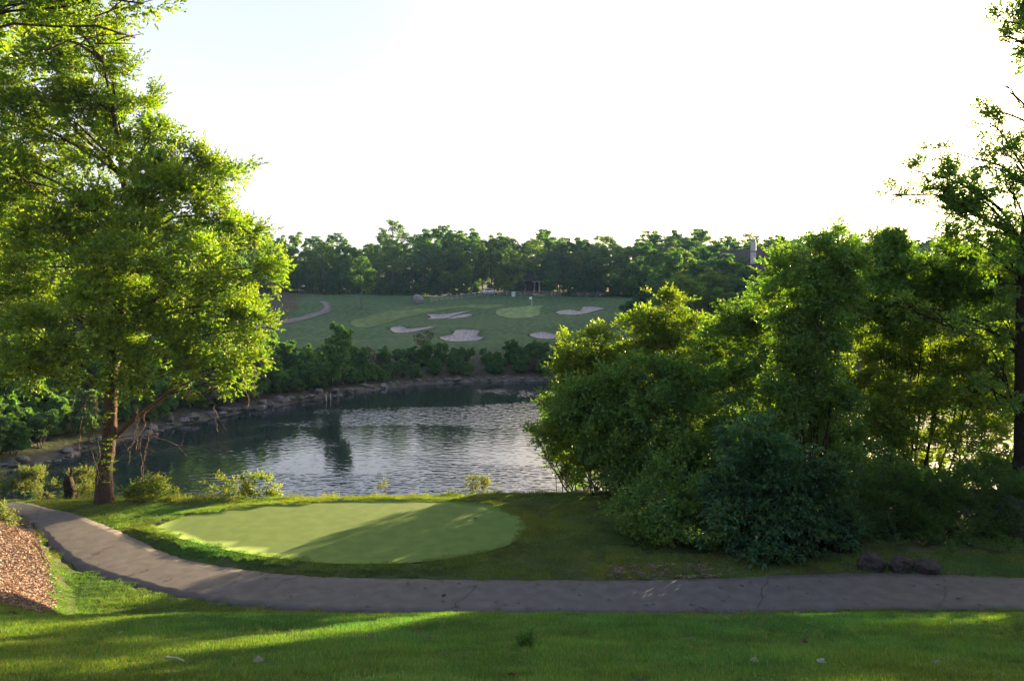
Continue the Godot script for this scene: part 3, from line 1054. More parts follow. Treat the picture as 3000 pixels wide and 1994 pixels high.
func make_shore() -> void:
	var r := random(70)
	# rocks along the water's edge
	var stones := []
	for k in 6:
		var m: StandardMaterial3D = M.stone.duplicate()
		var g := [0.17, 0.21, 0.13, 0.24, 0.16, 0.19][k] as float
		m.albedo_color = srgb(g, g * 0.95, g * [0.92, 0.9, 0.85, 0.95, 0.8, 0.98][k])
		stones.append([rock_mesh(200 + k, [0.5, 0.6, 0.42, 0.55, 0.65, 0.4][k], 11), m])
	var line := smooth_edge(PackedVector2Array([Vector2(-44, 40), Vector2(-38, 44), Vector2(-32.5, 48), Vector2(-31, 57), Vector2(-29.8, 67), Vector2(-26, 79), Vector2(-20.5, 91.6), Vector2(-13.7, 102.5), Vector2(-5, 107.5), Vector2(4, 108.7), Vector2(20, 110)]), 8, false)
	var places := resampled(line, 190)
	for k in places.size():
		var p := places[k] + Vector2(r.randf_range(-0.9, 0.5), r.randf_range(-0.5, 0.9))
		var big := (0.45 + 1.2 * pow(r.randf(), 2.5)) * (0.75 if p.y < 60.0 else 1.1 if p.y < 90.0 else 0.8)
		var st = stones[r.randi() % 6]
		var o := part("shore_rock", st[0], st[1])
		o.position = Vector3(p.x, maxf(height(p.x, p.y), -0.1) + big * 0.1, -p.y)
		o.rotation = Vector3(r.randf_range(-0.2, 0.2), r.randf() * TAU, r.randf_range(-0.2, 0.2))
		o.scale = Vector3(big * r.randf_range(0.9, 1.6), big, big)
		tag(o, "grey weathered rock at the water's edge below the shore bushes", "rock", "rocks along the far water's edge")
	# bushes of the bank
	var kinds := []
	for k in 5:
		var rr := random(300 + k)
		var t := thing("shore_bush", Vector3.ZERO, "x", "bush", "")
		var blobs := []
		var s := Shape.new()
		for b in 7:
			var a := b * 2.4
			var m := Vector3(cos(a) * rr.randf_range(0.3, 1.3), rr.randf_range(0.7, 3.2), sin(a) * rr.randf_range(0.3, 1.3))
			blobs.append([m, rr.randf_range(0.8, 1.25), 0.9])
			add_limb(s, Vector3(0, -0.3, 0), m, 0.05, 0.015, rr, 4, 0.05, 3)
		for c in s.c.size(): s.c[c] = Color(0.1, 0.085, 0.07)
		part("stem", s.mesh(true), M.bark, t)
		part("foliage", card_crown(310 + k, blobs, 7000 if k < 4 else 1500, 0.26, [Color(0.1, 0.19, 0.06), Color(0.09, 0.18, 0.06), Color(0.12, 0.21, 0.06), Color(0.11, 0.19, 0.08), Color(0.16, 0.13, 0.11)][k]), M.far_leaf, t)
		kinds.append({"node": t, "used": false})
	var labels := ["rounded leafy bush on the bank above the shore rocks", "dark leafy bush on the bank above the shore rocks", "bright green bush on the bank above the shore rocks", "grey green bush on the bank above the shore rocks", "thin brownish bare bush on the bank above the shore rocks"]
	var spots := resampled(line, 74)
	for k in spots.size():
		var along := (spots[mini(k + 1, spots.size() - 1)] - spots[maxi(k - 1, 0)]).normalized()
		var inland := Vector2(-along.y, along.x)
		for row in 3:
			var p: Vector2 = spots[k] + inland * ([2.4, 5.4, 9.0][row] + r.randf_range(-0.7, 0.7)) + along * r.randf_range(-1, 1)
			var kk: int = 4 if r.randf() < 0.04 else r.randi() % 4
			var size: float = r.randf_range(0.75, 1.15) * [0.75, 0.95, 0.9][row]
			if p.y < 66.0: size *= 1.15
			elif p.y < 95.0: size *= 1.28
			if p.y > 95.0:
				if row == 2: continue
				size *= 0.9
			use(kinds, kk, ground(p.x, p.y, -0.15), r.randf() * TAU, Vector3(size, size * r.randf_range(0.85, 1.1), size), labels[kk], "bushes along the far bank")
	use(kinds, 0, on_level(968, 1120, 2.2), 0.4, Vector3(1.3, 1.5, 1.3), "tallest leafy bush standing above the others on the far bank", "")
	use(kinds, 4, ground(-13.0, 112.0, 0.0), 0.4, Vector3(0.9, 1.2, 0.9), "greyish half bare bush sticking up from the far bank", "")
	# a short sandy strip and two stakes in the shallows
	for e in [[955, 1168], [968, 1166]]:
		var p := on_level(e[0], e[1] + 6, 0.0)
		var s := Shape.new()
		s.tube(PackedVector3Array([Vector3(0, -0.8, 0), Vector3(0.02, 0.2, 0), Vector3(0, 0.75, 0.01)]), PackedFloat32Array([0.05, 0.05, 0.045]), 7, Color(0.6, 0.57, 0.52))
		var o := part("stake", s.mesh(true), M.wood)
		o.position = p
		tag(o, "pale wooden stake standing in the shallows by the rocks", "stake", "stakes in the shallows")

# ---------------------------------------------------------------- the oak and its neighbours

func make_oak() -> void:
	var oak_tints := [Color(0.195, 0.28, 0.036), Color(0.16, 0.25, 0.036), Color(0.235, 0.305, 0.04), Color(0.13, 0.215, 0.036), Color(0.15, 0.235, 0.042)]
	var twig := spray(400, 28, 0.15, 0.085, 0.6, oak_tints)
	M.oak_twig = twig
	var base := on_level(305, 1472, 2.5)
	base.y = height(base.x, -base.z)
	var d := -base.z
	var trunk := [[base + Vector3(0, -0.25, 0), 0.46], [base + Vector3(0.0, 0.35, 0), 0.34], [base + Vector3(0.05, 1.6, 0), 0.29], [at(318, 1300, d), 0.27], [at(325, 1150, d), 0.25], [at(335, 1000, d), 0.23], [at(360, 850, d), 0.19], [at(380, 700, d), 0.16], [at(360, 520, d + 0.5), 0.12], [at(330, 330, d + 0.5), 0.07], [at(300, 180, d), 0.03]]
	var clumps := px_clumps([[330, 1030, 105, 30.0], [480, 1000, 105, 31.0], [600, 1010, 90, 32.0], [715, 930, 85, 33.0], [765, 810, 75, 32.5], [710, 700, 85, 33.0], [650, 530, 85, 32.5], [590, 470, 60, 32.5], [520, 600, 110, 31.0], [430, 500, 105, 31.0], [570, 790, 110, 30.0], [420, 760, 135, 29.0], [280, 650, 140, 30.5], [290, 470, 125, 32.0], [250, 880, 140, 29.0], [110, 985, 125, 28.5], [30, 1070, 100, 28.0], [230, 1090, 75, 29.0], [130, 780, 150, 30.0, 0.85, 0.8], [50, 620, 140, 32.0, 0.85, 0.7], [150, 560, 110, 33.0, 0.85, 0.6], [345, 340, 95, 32.0], [250, 240, 110, 32.0], [120, 400, 130, 32.0, 0.85, 0.7], [40, 250, 130, 33.0, 0.85, 0.8], [260, 130, 75, 31.0], [110, 130, 120, 32.0], [690, 1030, 75, 33.0, 0.85, 0.8], [620, 1090, 60, 32.0, 0.85, 0.6], [745, 1060, 42, 33.0, 0.85, 0.7], [450, 1110, 70, 30.0, 0.85, 0.6], [800, 770, 45, 32.5], [760, 960, 55, 33.0], [520, 900, 100, 31.0], [-60, 900, 140, 30.0], [-80, 700, 150, 31.0], [640, 900, 85, 31.5], [560, 1080, 75, 31.5], [380, 1110, 70, 30.0], [680, 1110, 50, 32.5], [150, 1070, 85, 29.0], [640, 640, 80, 32.0], [200, 350, 110, 31.5], [20, 450, 120, 32.5, 0.85, 0.7], [160, 30, 110, 32.0], [390, 640, 110, 31.5], [330, 880, 110, 30.0], [660, 800, 80, 31.5], [20, 520, 110, 31.0, 0.85, 0.8], [50, 370, 110, 31.5, 0.85, 0.8], [-30, 280, 120, 32.0], [-60, 480, 130, 32.0], [70, 880, 110, 29.5], [180, 690, 110, 30.5], [450, 400, 75, 31.5], [385, 290, 72, 31.5], [330, 200, 65, 31.0], [510, 480, 75, 31.5], [300, 100, 60, 31.0], [470, 560, 90, 30.5], [600, 600, 70, 31.5]])
	plant("oak_tree", "tall sunlit oak with low spreading limbs beside the cart path", "tree", "", base, clumps, twig, {"seed": 410, "trunk": trunk, "limb": 0.08, "density": 5.0, "size": 1.0, "gaps": -0.12, "bark": Color(0.15, 0.105, 0.08)})
	# ivy on the trunk
	var r := random(420)
	var where := []
	var tints := PackedColorArray()
	for k in 55:
		var u := r.randf()
		var p := base + Vector3(0.05, 0.9, 0) + Vector3(r.randf_range(0.05, 0.34), u * 2.9, r.randf_range(0.05, 0.35))
		where.append(Transform3D(Basis(Vector3.UP, r.randf() * TAU).scaled_local(Vector3.ONE * 0.5), p - base))
		tints.push_back(Color(1, 1, 1) * r.randf_range(0.8, 1.1))
	var ivy := thing("ivy", base, "green ivy climbing the trunk of the oak", "ivy")
	part("leaves", baked(twig, where, tints), M.leaf, ivy)
	# dead vines hanging from the crown
	for e in [[235, 1120, 250, 1390], [255, 1130, 262, 1330], [270, 1120, 240, 1300], [285, 1150, 275, 1420], [262, 1150, 245, 1350], [245, 1180, 285, 1400], [225, 1140, 232, 1260], [275, 1140, 290, 1330], [400, 1180, 350, 1370], [430, 1200, 410, 1330], [395, 1180, 415, 1400], [440, 1230, 420, 1420], [420, 1270, 345, 1330], [345, 1290, 430, 1280], [560, 1090, 545, 1160], [700, 1080, 720, 1190], [740, 1070, 775, 1160], [540, 1060, 560, 1150], [630, 1180, 640, 1260]]:
		var a := at(e[0], e[1], d - 0.7 + r.randf_range(-0.5, 0.5))
		var b := at(e[2], e[3], d - 0.7 + r.randf_range(-0.5, 0.5))
		var s := Shape.new()
		var n := 12
		var pts := PackedVector3Array()
		var rad := PackedFloat32Array()
		var jog := Vector3.ZERO
		for k in n + 1:
			jog += Vector3(r.randf_range(-1, 1), r.randf_range(-0.4, 0.4), r.randf_range(-1, 1)) * 0.09
			pts.push_back(Vector3.ZERO.lerp(b - a, k / float(n)) + jog)
			rad.push_back(0.016)
		s.tube(pts, rad, 4, Color(0.22, 0.17, 0.12))
		for k in 3:
			var from: Vector3 = pts[r.randi() % n]
			add_limb(s, from, from + Vector3(r.randf_range(-0.8, 0.8), r.randf_range(-0.8, 0.2), r.randf_range(-0.5, 0.5)), 0.01, 0.004, r, 3, 0.1, 4)
		for k in s.c.size(): s.c[k] = Color(0.22, 0.17, 0.12)
		var o := part("hanging_vine", s.mesh(true), M.bark)
		o.position = a
		tag(o, "dry brown vine dangling below the oak's lower limbs", "vine", "dry vines hanging from the oak")
	# dead branch reaching over the water
	var s2 := Shape.new()
	var from := at(335, 1285, d)
	for e in [[335, 1285, 440, 1275, 0.03], [440, 1275, 520, 1305, 0.022], [520, 1305, 545, 1335, 0.014], [530, 1308, 540, 1265, 0.01], [440, 1275, 425, 1350, 0.016], [425, 1350, 420, 1420, 0.01]]:
		add_limb(s2, at(e[0], e[1], d) - from, at(e[2], e[3], d) - from, e[4], e[4] * 0.6, r, 5, 0.03, 5)
	for k in s2.c.size(): s2.c[k] = Color(0.2, 0.16, 0.12)
	var dead := part("dead_branch", s2.mesh(true), M.bark)
	dead.position = from
	tag(dead, "bare crooked branch reaching out over the water from the oak trunk", "branch")
	# the nearer tree whose boughs hang in from the corner of the view
	var near_base := ground(-16.5, 19.0, -0.2)
	var tr := [[near_base, 0.4], [near_base + Vector3(0, 1.5, 0), 0.32], [near_base + Vector3(0.3, 6, 0), 0.27], [near_base + Vector3(0.8, 11, 0.2), 0.22], [near_base + Vector3(1.2, 15.5, 0.3), 0.14], [near_base + Vector3(1.4, 19, 0.4), 0.06]]
	plant("overhanging_tree", "leafy tree beside the litter bank reaching its boughs over the path", "tree", "", near_base, px_clumps([[70, 10, 90, 20.0], [190, 20, 80, 20.5], [310, 20, 60, 21.0], [420, 10, 50, 21.0], [480, 30, 32, 21.0], [478, 70, 18, 21.0], [395, 110, 22, 21.0], [330, 60, 40, 21.0], [-80, 60, 120, 20.0], [-150, -120, 160, 20.0], [100, -150, 150, 20.5], [300, -120, 110, 21.0], [-300, 100, 160, 19.0], [-250, -250, 200, 19.0], [0, -350, 190, 19.5]]), twig, {"seed": 430, "trunk": tr, "limb": 0.045, "limb_every": 3, "density": 6.0, "size": 0.9, "bark": Color(0.12, 0.09, 0.07)})

func make_thicket() -> void:
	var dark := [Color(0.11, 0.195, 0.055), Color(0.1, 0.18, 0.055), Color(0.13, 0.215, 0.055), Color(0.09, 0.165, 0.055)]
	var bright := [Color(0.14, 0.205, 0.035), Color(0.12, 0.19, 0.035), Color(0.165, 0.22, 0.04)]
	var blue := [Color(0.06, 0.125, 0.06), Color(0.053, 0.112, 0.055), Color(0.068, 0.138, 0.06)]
	var glow_twig := spray(504, 28, 0.14, 0.085, 0.5, bright)
	var light_twig := spray(500, 32, 0.13, 0.075, 0.5, bright)
	var dark_twig := spray(501, 36, 0.12, 0.07, 0.5, dark)
	var blue_twig := spray(502, 36, 0.115, 0.062, 0.42, blue)
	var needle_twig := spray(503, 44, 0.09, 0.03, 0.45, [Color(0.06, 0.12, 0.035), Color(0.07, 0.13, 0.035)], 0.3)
	var foot := func(px, d): return ground((px - 1500.0) / FOCAL * d, d, -0.05)
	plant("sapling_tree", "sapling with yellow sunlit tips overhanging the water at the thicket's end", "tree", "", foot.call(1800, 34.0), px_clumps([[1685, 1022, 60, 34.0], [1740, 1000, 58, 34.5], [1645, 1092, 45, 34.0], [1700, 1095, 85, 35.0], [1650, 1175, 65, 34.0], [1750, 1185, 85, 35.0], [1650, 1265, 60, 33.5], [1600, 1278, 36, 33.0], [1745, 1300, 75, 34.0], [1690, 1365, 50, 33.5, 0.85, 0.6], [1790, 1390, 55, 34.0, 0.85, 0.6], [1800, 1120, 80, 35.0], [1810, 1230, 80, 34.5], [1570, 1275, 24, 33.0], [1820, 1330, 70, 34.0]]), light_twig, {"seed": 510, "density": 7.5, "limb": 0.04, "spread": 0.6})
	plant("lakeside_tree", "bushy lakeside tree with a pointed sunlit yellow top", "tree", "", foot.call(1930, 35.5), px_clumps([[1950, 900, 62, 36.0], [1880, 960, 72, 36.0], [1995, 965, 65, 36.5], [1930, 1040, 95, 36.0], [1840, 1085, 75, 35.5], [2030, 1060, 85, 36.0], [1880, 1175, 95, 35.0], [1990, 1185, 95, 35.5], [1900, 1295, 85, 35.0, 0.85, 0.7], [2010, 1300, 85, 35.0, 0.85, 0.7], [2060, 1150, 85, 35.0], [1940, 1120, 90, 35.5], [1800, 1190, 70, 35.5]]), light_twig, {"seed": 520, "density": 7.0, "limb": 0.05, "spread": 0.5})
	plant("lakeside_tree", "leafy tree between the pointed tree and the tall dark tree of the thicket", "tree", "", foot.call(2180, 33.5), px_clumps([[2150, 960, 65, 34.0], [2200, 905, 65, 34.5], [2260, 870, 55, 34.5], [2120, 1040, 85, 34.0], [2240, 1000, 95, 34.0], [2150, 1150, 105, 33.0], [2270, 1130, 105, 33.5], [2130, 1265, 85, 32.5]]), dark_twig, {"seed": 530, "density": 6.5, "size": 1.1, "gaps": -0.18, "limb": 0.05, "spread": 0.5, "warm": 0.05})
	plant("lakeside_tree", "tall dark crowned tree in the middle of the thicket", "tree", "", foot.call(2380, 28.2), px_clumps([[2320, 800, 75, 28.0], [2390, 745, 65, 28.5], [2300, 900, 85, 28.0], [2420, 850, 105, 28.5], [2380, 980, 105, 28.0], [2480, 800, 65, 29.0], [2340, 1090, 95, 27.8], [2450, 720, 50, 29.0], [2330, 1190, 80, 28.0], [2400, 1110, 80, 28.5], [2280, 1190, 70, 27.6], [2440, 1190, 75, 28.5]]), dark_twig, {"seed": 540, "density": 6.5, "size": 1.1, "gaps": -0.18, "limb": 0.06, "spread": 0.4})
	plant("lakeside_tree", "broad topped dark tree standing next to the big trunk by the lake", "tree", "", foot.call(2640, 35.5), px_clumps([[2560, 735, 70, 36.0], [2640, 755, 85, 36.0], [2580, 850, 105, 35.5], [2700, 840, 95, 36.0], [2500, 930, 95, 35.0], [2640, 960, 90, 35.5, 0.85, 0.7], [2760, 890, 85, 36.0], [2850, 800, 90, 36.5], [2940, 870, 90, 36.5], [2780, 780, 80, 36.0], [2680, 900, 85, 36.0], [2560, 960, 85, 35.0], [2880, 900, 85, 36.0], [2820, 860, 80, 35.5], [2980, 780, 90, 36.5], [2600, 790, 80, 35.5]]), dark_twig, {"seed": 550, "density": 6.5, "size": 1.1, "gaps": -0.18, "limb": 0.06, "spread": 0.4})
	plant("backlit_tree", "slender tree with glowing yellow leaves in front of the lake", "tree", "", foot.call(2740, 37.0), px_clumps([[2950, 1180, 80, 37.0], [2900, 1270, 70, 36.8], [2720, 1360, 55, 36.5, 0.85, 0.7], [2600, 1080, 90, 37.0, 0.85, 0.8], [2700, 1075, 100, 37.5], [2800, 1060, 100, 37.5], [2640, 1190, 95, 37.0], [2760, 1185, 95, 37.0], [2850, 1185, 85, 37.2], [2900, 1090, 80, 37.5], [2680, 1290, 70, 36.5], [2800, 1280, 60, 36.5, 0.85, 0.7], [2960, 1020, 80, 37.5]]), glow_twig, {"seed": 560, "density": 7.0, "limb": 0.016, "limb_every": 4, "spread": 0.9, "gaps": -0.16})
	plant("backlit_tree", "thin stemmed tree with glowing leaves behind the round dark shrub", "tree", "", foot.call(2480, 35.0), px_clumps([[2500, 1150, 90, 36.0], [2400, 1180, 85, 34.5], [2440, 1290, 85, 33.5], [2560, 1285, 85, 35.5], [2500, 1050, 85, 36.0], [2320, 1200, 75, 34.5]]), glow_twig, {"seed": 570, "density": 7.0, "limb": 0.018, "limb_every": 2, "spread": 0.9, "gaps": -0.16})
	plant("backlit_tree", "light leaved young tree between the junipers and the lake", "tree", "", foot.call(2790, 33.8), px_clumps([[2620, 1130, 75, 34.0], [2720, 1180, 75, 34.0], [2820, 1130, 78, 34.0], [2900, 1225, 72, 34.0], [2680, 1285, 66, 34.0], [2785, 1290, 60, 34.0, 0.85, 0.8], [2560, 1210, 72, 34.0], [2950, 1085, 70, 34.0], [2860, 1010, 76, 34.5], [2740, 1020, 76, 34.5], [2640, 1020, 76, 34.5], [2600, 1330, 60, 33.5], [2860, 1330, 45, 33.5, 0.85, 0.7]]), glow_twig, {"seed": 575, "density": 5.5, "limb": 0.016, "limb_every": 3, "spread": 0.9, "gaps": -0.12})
	# the large tree at the edge of the view
	var tb := ground(20.55, 30.5, -0.2)
	var tr := [[tb, 0.5], [tb + Vector3(0, 0.8, 0), 0.38], [at(3002, 1250, 30.5), 0.33], [at(3000, 1050, 30.5), 0.3], [at(3002, 850, 30.5), 0.27], [at(3005, 720, 30.5), 0.26], [at(3035, 560, 31.0), 0.2], [at(3050, 380, 31.0), 0.14], [at(3045, 150, 31.0), 0.08], [at(3040, -100, 31.0), 0.03]]
	plant("lakeside_tree", "large tree with thick dark trunk and open crown against the low sun", "tree", "", tb, px_clumps([[2610, 570, 38, 31.0, 0.7, 0.7], [2680, 500, 50, 31.0, 0.8, 0.6], [2740, 450, 48, 31.5, 0.8, 0.7], [2790, 530, 60, 31.0, 0.8, 0.9], [2830, 600, 65, 30.5], [2850, 490, 45, 30.5, 0.8, 0.7], [2730, 575, 42, 31.0, 0.7, 0.8], [2900, 360, 52, 31.0, 0.8, 0.7], [2880, 330, 30, 31.0, 0.8, 0.6], [2950, 420, 55, 31.0, 0.8, 0.7], [2960, 560, 60, 30.5, 0.8, 0.6], [2950, 250, 32, 31.0, 0.8, 0.6], [2985, 240, 30, 31.0, 0.8, 0.7], [2945, 60, 45, 31.0, 0.8, 0.7], [2920, 110, 26, 31.0, 0.8, 0.6], [2985, 120, 45, 31.0, 0.8, 0.7], [2985, -20, 70, 31.0], [2890, 680, 60, 30.5], [2820, 690, 60, 30.5], [2940, 680, 60, 30.5, 0.8, 0.8], [2700, 930, 60, 29.5, 0.8, 0.5], [2820, 960, 60, 29.5, 0.8, 0.5], [2640, 900, 45, 29.5, 0.8, 0.6], [3080, 600, 130, 31.0], [3100, 850, 140, 31.0], [3120, 350, 130, 31.5], [3090, 100, 120, 31.5], [3250, 500, 170, 32.0], [3230, 800, 170, 32.0], [2975, 480, 60, 30.5, 0.8, 0.8], [2960, 770, 70, 30.0], [2900, 840, 60, 30.0, 0.8, 0.8], [2950, 950, 60, 29.8, 0.8, 0.7], [2900, 1020, 50, 29.8, 0.8, 0.6], [2960, 1160, 55, 29.8, 0.8, 0.6], [2870, 1130, 45, 29.8, 0.8, 0.5], [2800, 620, 55, 30.5], [2860, 560, 55, 30.5, 0.8, 0.9]]), dark_twig, {"seed": 580, "trunk": tr, "limb": 0.06, "density": 6.5, "gaps": -0.12, "size": 0.95, "bark": Color(0.06, 0.05, 0.042), "warm": 0.04})
	plant("dense_shrub", "dark tall shrub in the shade in front of the yellow tipped sapling", "shrub", "", foot.call(1850, 31.5), px_clumps([[1720, 1180, 75, 32.5], [1800, 1150, 85, 32.5], [1870, 1230, 90, 32.0], [1760, 1290, 80, 32.0], [1960, 1220, 90, 32.5], [1850, 1340, 85, 31.5], [2050, 1240, 85, 32.0], [1900, 1110, 75, 33.0], [1690, 1280, 55, 32.5], [1960, 1350, 85, 31.5], [1780, 1410, 60, 31.5, 0.85, 0.7], [1660, 1220, 50, 32.5], [2020, 1120, 75, 32.5]]), dark_twig, {"seed": 615, "density": 6.0, "size": 1.15, "gaps": -0.14, "limb": 0.03, "spread": 1.0})
	plant("waterside_shrub", "dense shrub leaning over the water's edge behind the yellow tipped sapling", "shrub", "", foot.call(1690, 36.6), px_clumps([[1640, 1215, 58, 37.0], [1665, 1310, 58, 36.8], [1615, 1275, 42, 37.0], [1725, 1245, 70, 36.8], [1690, 1140, 60, 37.0], [1690, 1390, 50, 36.5], [1640, 1360, 40, 36.6], [1760, 1340, 65, 36.5], [1680, 1100, 45, 37.0], [1640, 1165, 42, 37.0]]), dark_twig, {"seed": 619, "density": 8.0, "limb": 0.03, "spread": 0.6})
	# a tree beside the view that shades the end of the path
	var sb := ground(23.5, 18.0, -0.2)
	var sc := []
	for n in 15:
		var a := n * 2.4
		sc.append([sb + Vector3(cos(a) * 3.4, 7.0 + n * 0.6, sin(a) * 3.4), 2.0, 0.8, 1.0])
	plant("path_tree", "leafy tree beyond the path end, beside the junipers", "tree", "", sb, sc, dark_twig, {"seed": 617, "trunk": [[sb, 0.4], [sb + Vector3(0, 1, 0), 0.33], [sb + Vector3(0.2, 6, 0), 0.27], [sb + Vector3(0, 11, 0.2), 0.18], [sb + Vector3(0, 16, 0), 0.05]], "density": 2.2, "size": 1.6, "limb": 0.07, "bark": Color(0.06, 0.05, 0.042)})
	# low growth on the bank down to the water
	var low := 0
	for e in [[6.5, 34.5, 1.5], [9.0, 35.5, 1.3], [11.5, 34.0, 1.6], [14.0, 35.8, 1.3], [16.5, 34.5, 1.4], [19.0, 35.5, 1.3], [22.0, 34.5, 1.5], [25.0, 35.0, 1.5], [8.0, 31.0, 1.4], [12.0, 30.5, 1.5], [16.0, 31.5, 1.3]]:
		var list := []
		for n in 5:
			var a := n * 2.5 + low
			list.append([ground(e[0] + cos(a) * 0.9, e[1] + sin(a) * 0.7, e[2] * (0.35 + 0.12 * n)), e[2] * 0.55, 0.8, 1.0])
		plant("bank_undergrowth", "low dark shrub under the thicket on the lake bank", "shrub", "low shrubs on the bank under the thicket", ground(e[0], e[1], -0.05), list, dark_twig, {"seed": 640 + low, "density": 8.0, "limb": 0.02})
		low += 1
	# shrubs along the path
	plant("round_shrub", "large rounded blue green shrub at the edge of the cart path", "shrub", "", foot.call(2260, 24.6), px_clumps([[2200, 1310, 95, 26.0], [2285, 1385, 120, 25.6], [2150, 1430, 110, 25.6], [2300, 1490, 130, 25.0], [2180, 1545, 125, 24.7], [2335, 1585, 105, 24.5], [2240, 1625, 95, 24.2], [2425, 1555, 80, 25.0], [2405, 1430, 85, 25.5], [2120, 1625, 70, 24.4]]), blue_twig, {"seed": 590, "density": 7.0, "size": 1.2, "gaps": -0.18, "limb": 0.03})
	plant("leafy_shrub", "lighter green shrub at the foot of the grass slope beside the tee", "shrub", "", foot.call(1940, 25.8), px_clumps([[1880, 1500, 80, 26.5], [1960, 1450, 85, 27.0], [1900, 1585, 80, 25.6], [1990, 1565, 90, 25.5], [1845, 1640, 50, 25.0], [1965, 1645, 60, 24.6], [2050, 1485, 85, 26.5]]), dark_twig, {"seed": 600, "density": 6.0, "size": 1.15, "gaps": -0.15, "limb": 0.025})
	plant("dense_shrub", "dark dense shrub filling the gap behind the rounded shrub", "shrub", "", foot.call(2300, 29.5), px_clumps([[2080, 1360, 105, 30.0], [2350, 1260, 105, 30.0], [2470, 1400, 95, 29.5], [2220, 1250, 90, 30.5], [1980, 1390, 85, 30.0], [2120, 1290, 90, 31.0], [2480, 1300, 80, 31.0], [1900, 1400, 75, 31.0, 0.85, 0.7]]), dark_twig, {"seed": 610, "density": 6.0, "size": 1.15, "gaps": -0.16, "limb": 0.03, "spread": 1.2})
	var k := 0
	for e in [["spreading dark juniper behind the three path boulders", 2600, [[2520, 1475, 95, 27.0], [2630, 1480, 100, 27.0], [2560, 1575, 80, 26.2], [2670, 1580, 80, 26.2], [2690, 1425, 70, 28.0], [2480, 1540, 60, 26.0], [2500, 1640, 55, 24.8], [2620, 1625, 55, 25.0], [2700, 1635, 50, 24.8]]], ["spreading dark juniper between the boulders and the thick trunk", 2790, [[2750, 1475, 105, 27.0], [2800, 1570, 90, 26.2], [2850, 1480, 90, 27.0], [2850, 1420, 70, 28.0], [2740, 1570, 80, 26.0], [2790, 1655, 58, 24.3], [2865, 1650, 58, 24.3]]], ["spreading dark juniper growing round the upright grey stone", 2950, [[2930, 1480, 100, 27.0], [2930, 1580, 90, 26.2], [3040, 1500, 110, 27.0], [3150, 1520, 120, 27.0], [2985, 1430, 60, 28.0], [2945, 1655, 62, 24.3], [3030, 1660, 70, 24.3]]]]:
		plant("juniper_shrub", e[0], "shrub", "dark junipers along the cart path", foot.call(e[1], 26.6), px_clumps(e[2]), needle_twig, {"seed": 620 + k, "density": 9.0, "limb": 0.025, "spread": 0.8})
		k += 1

# ---------------------------------------------------------------- near bank

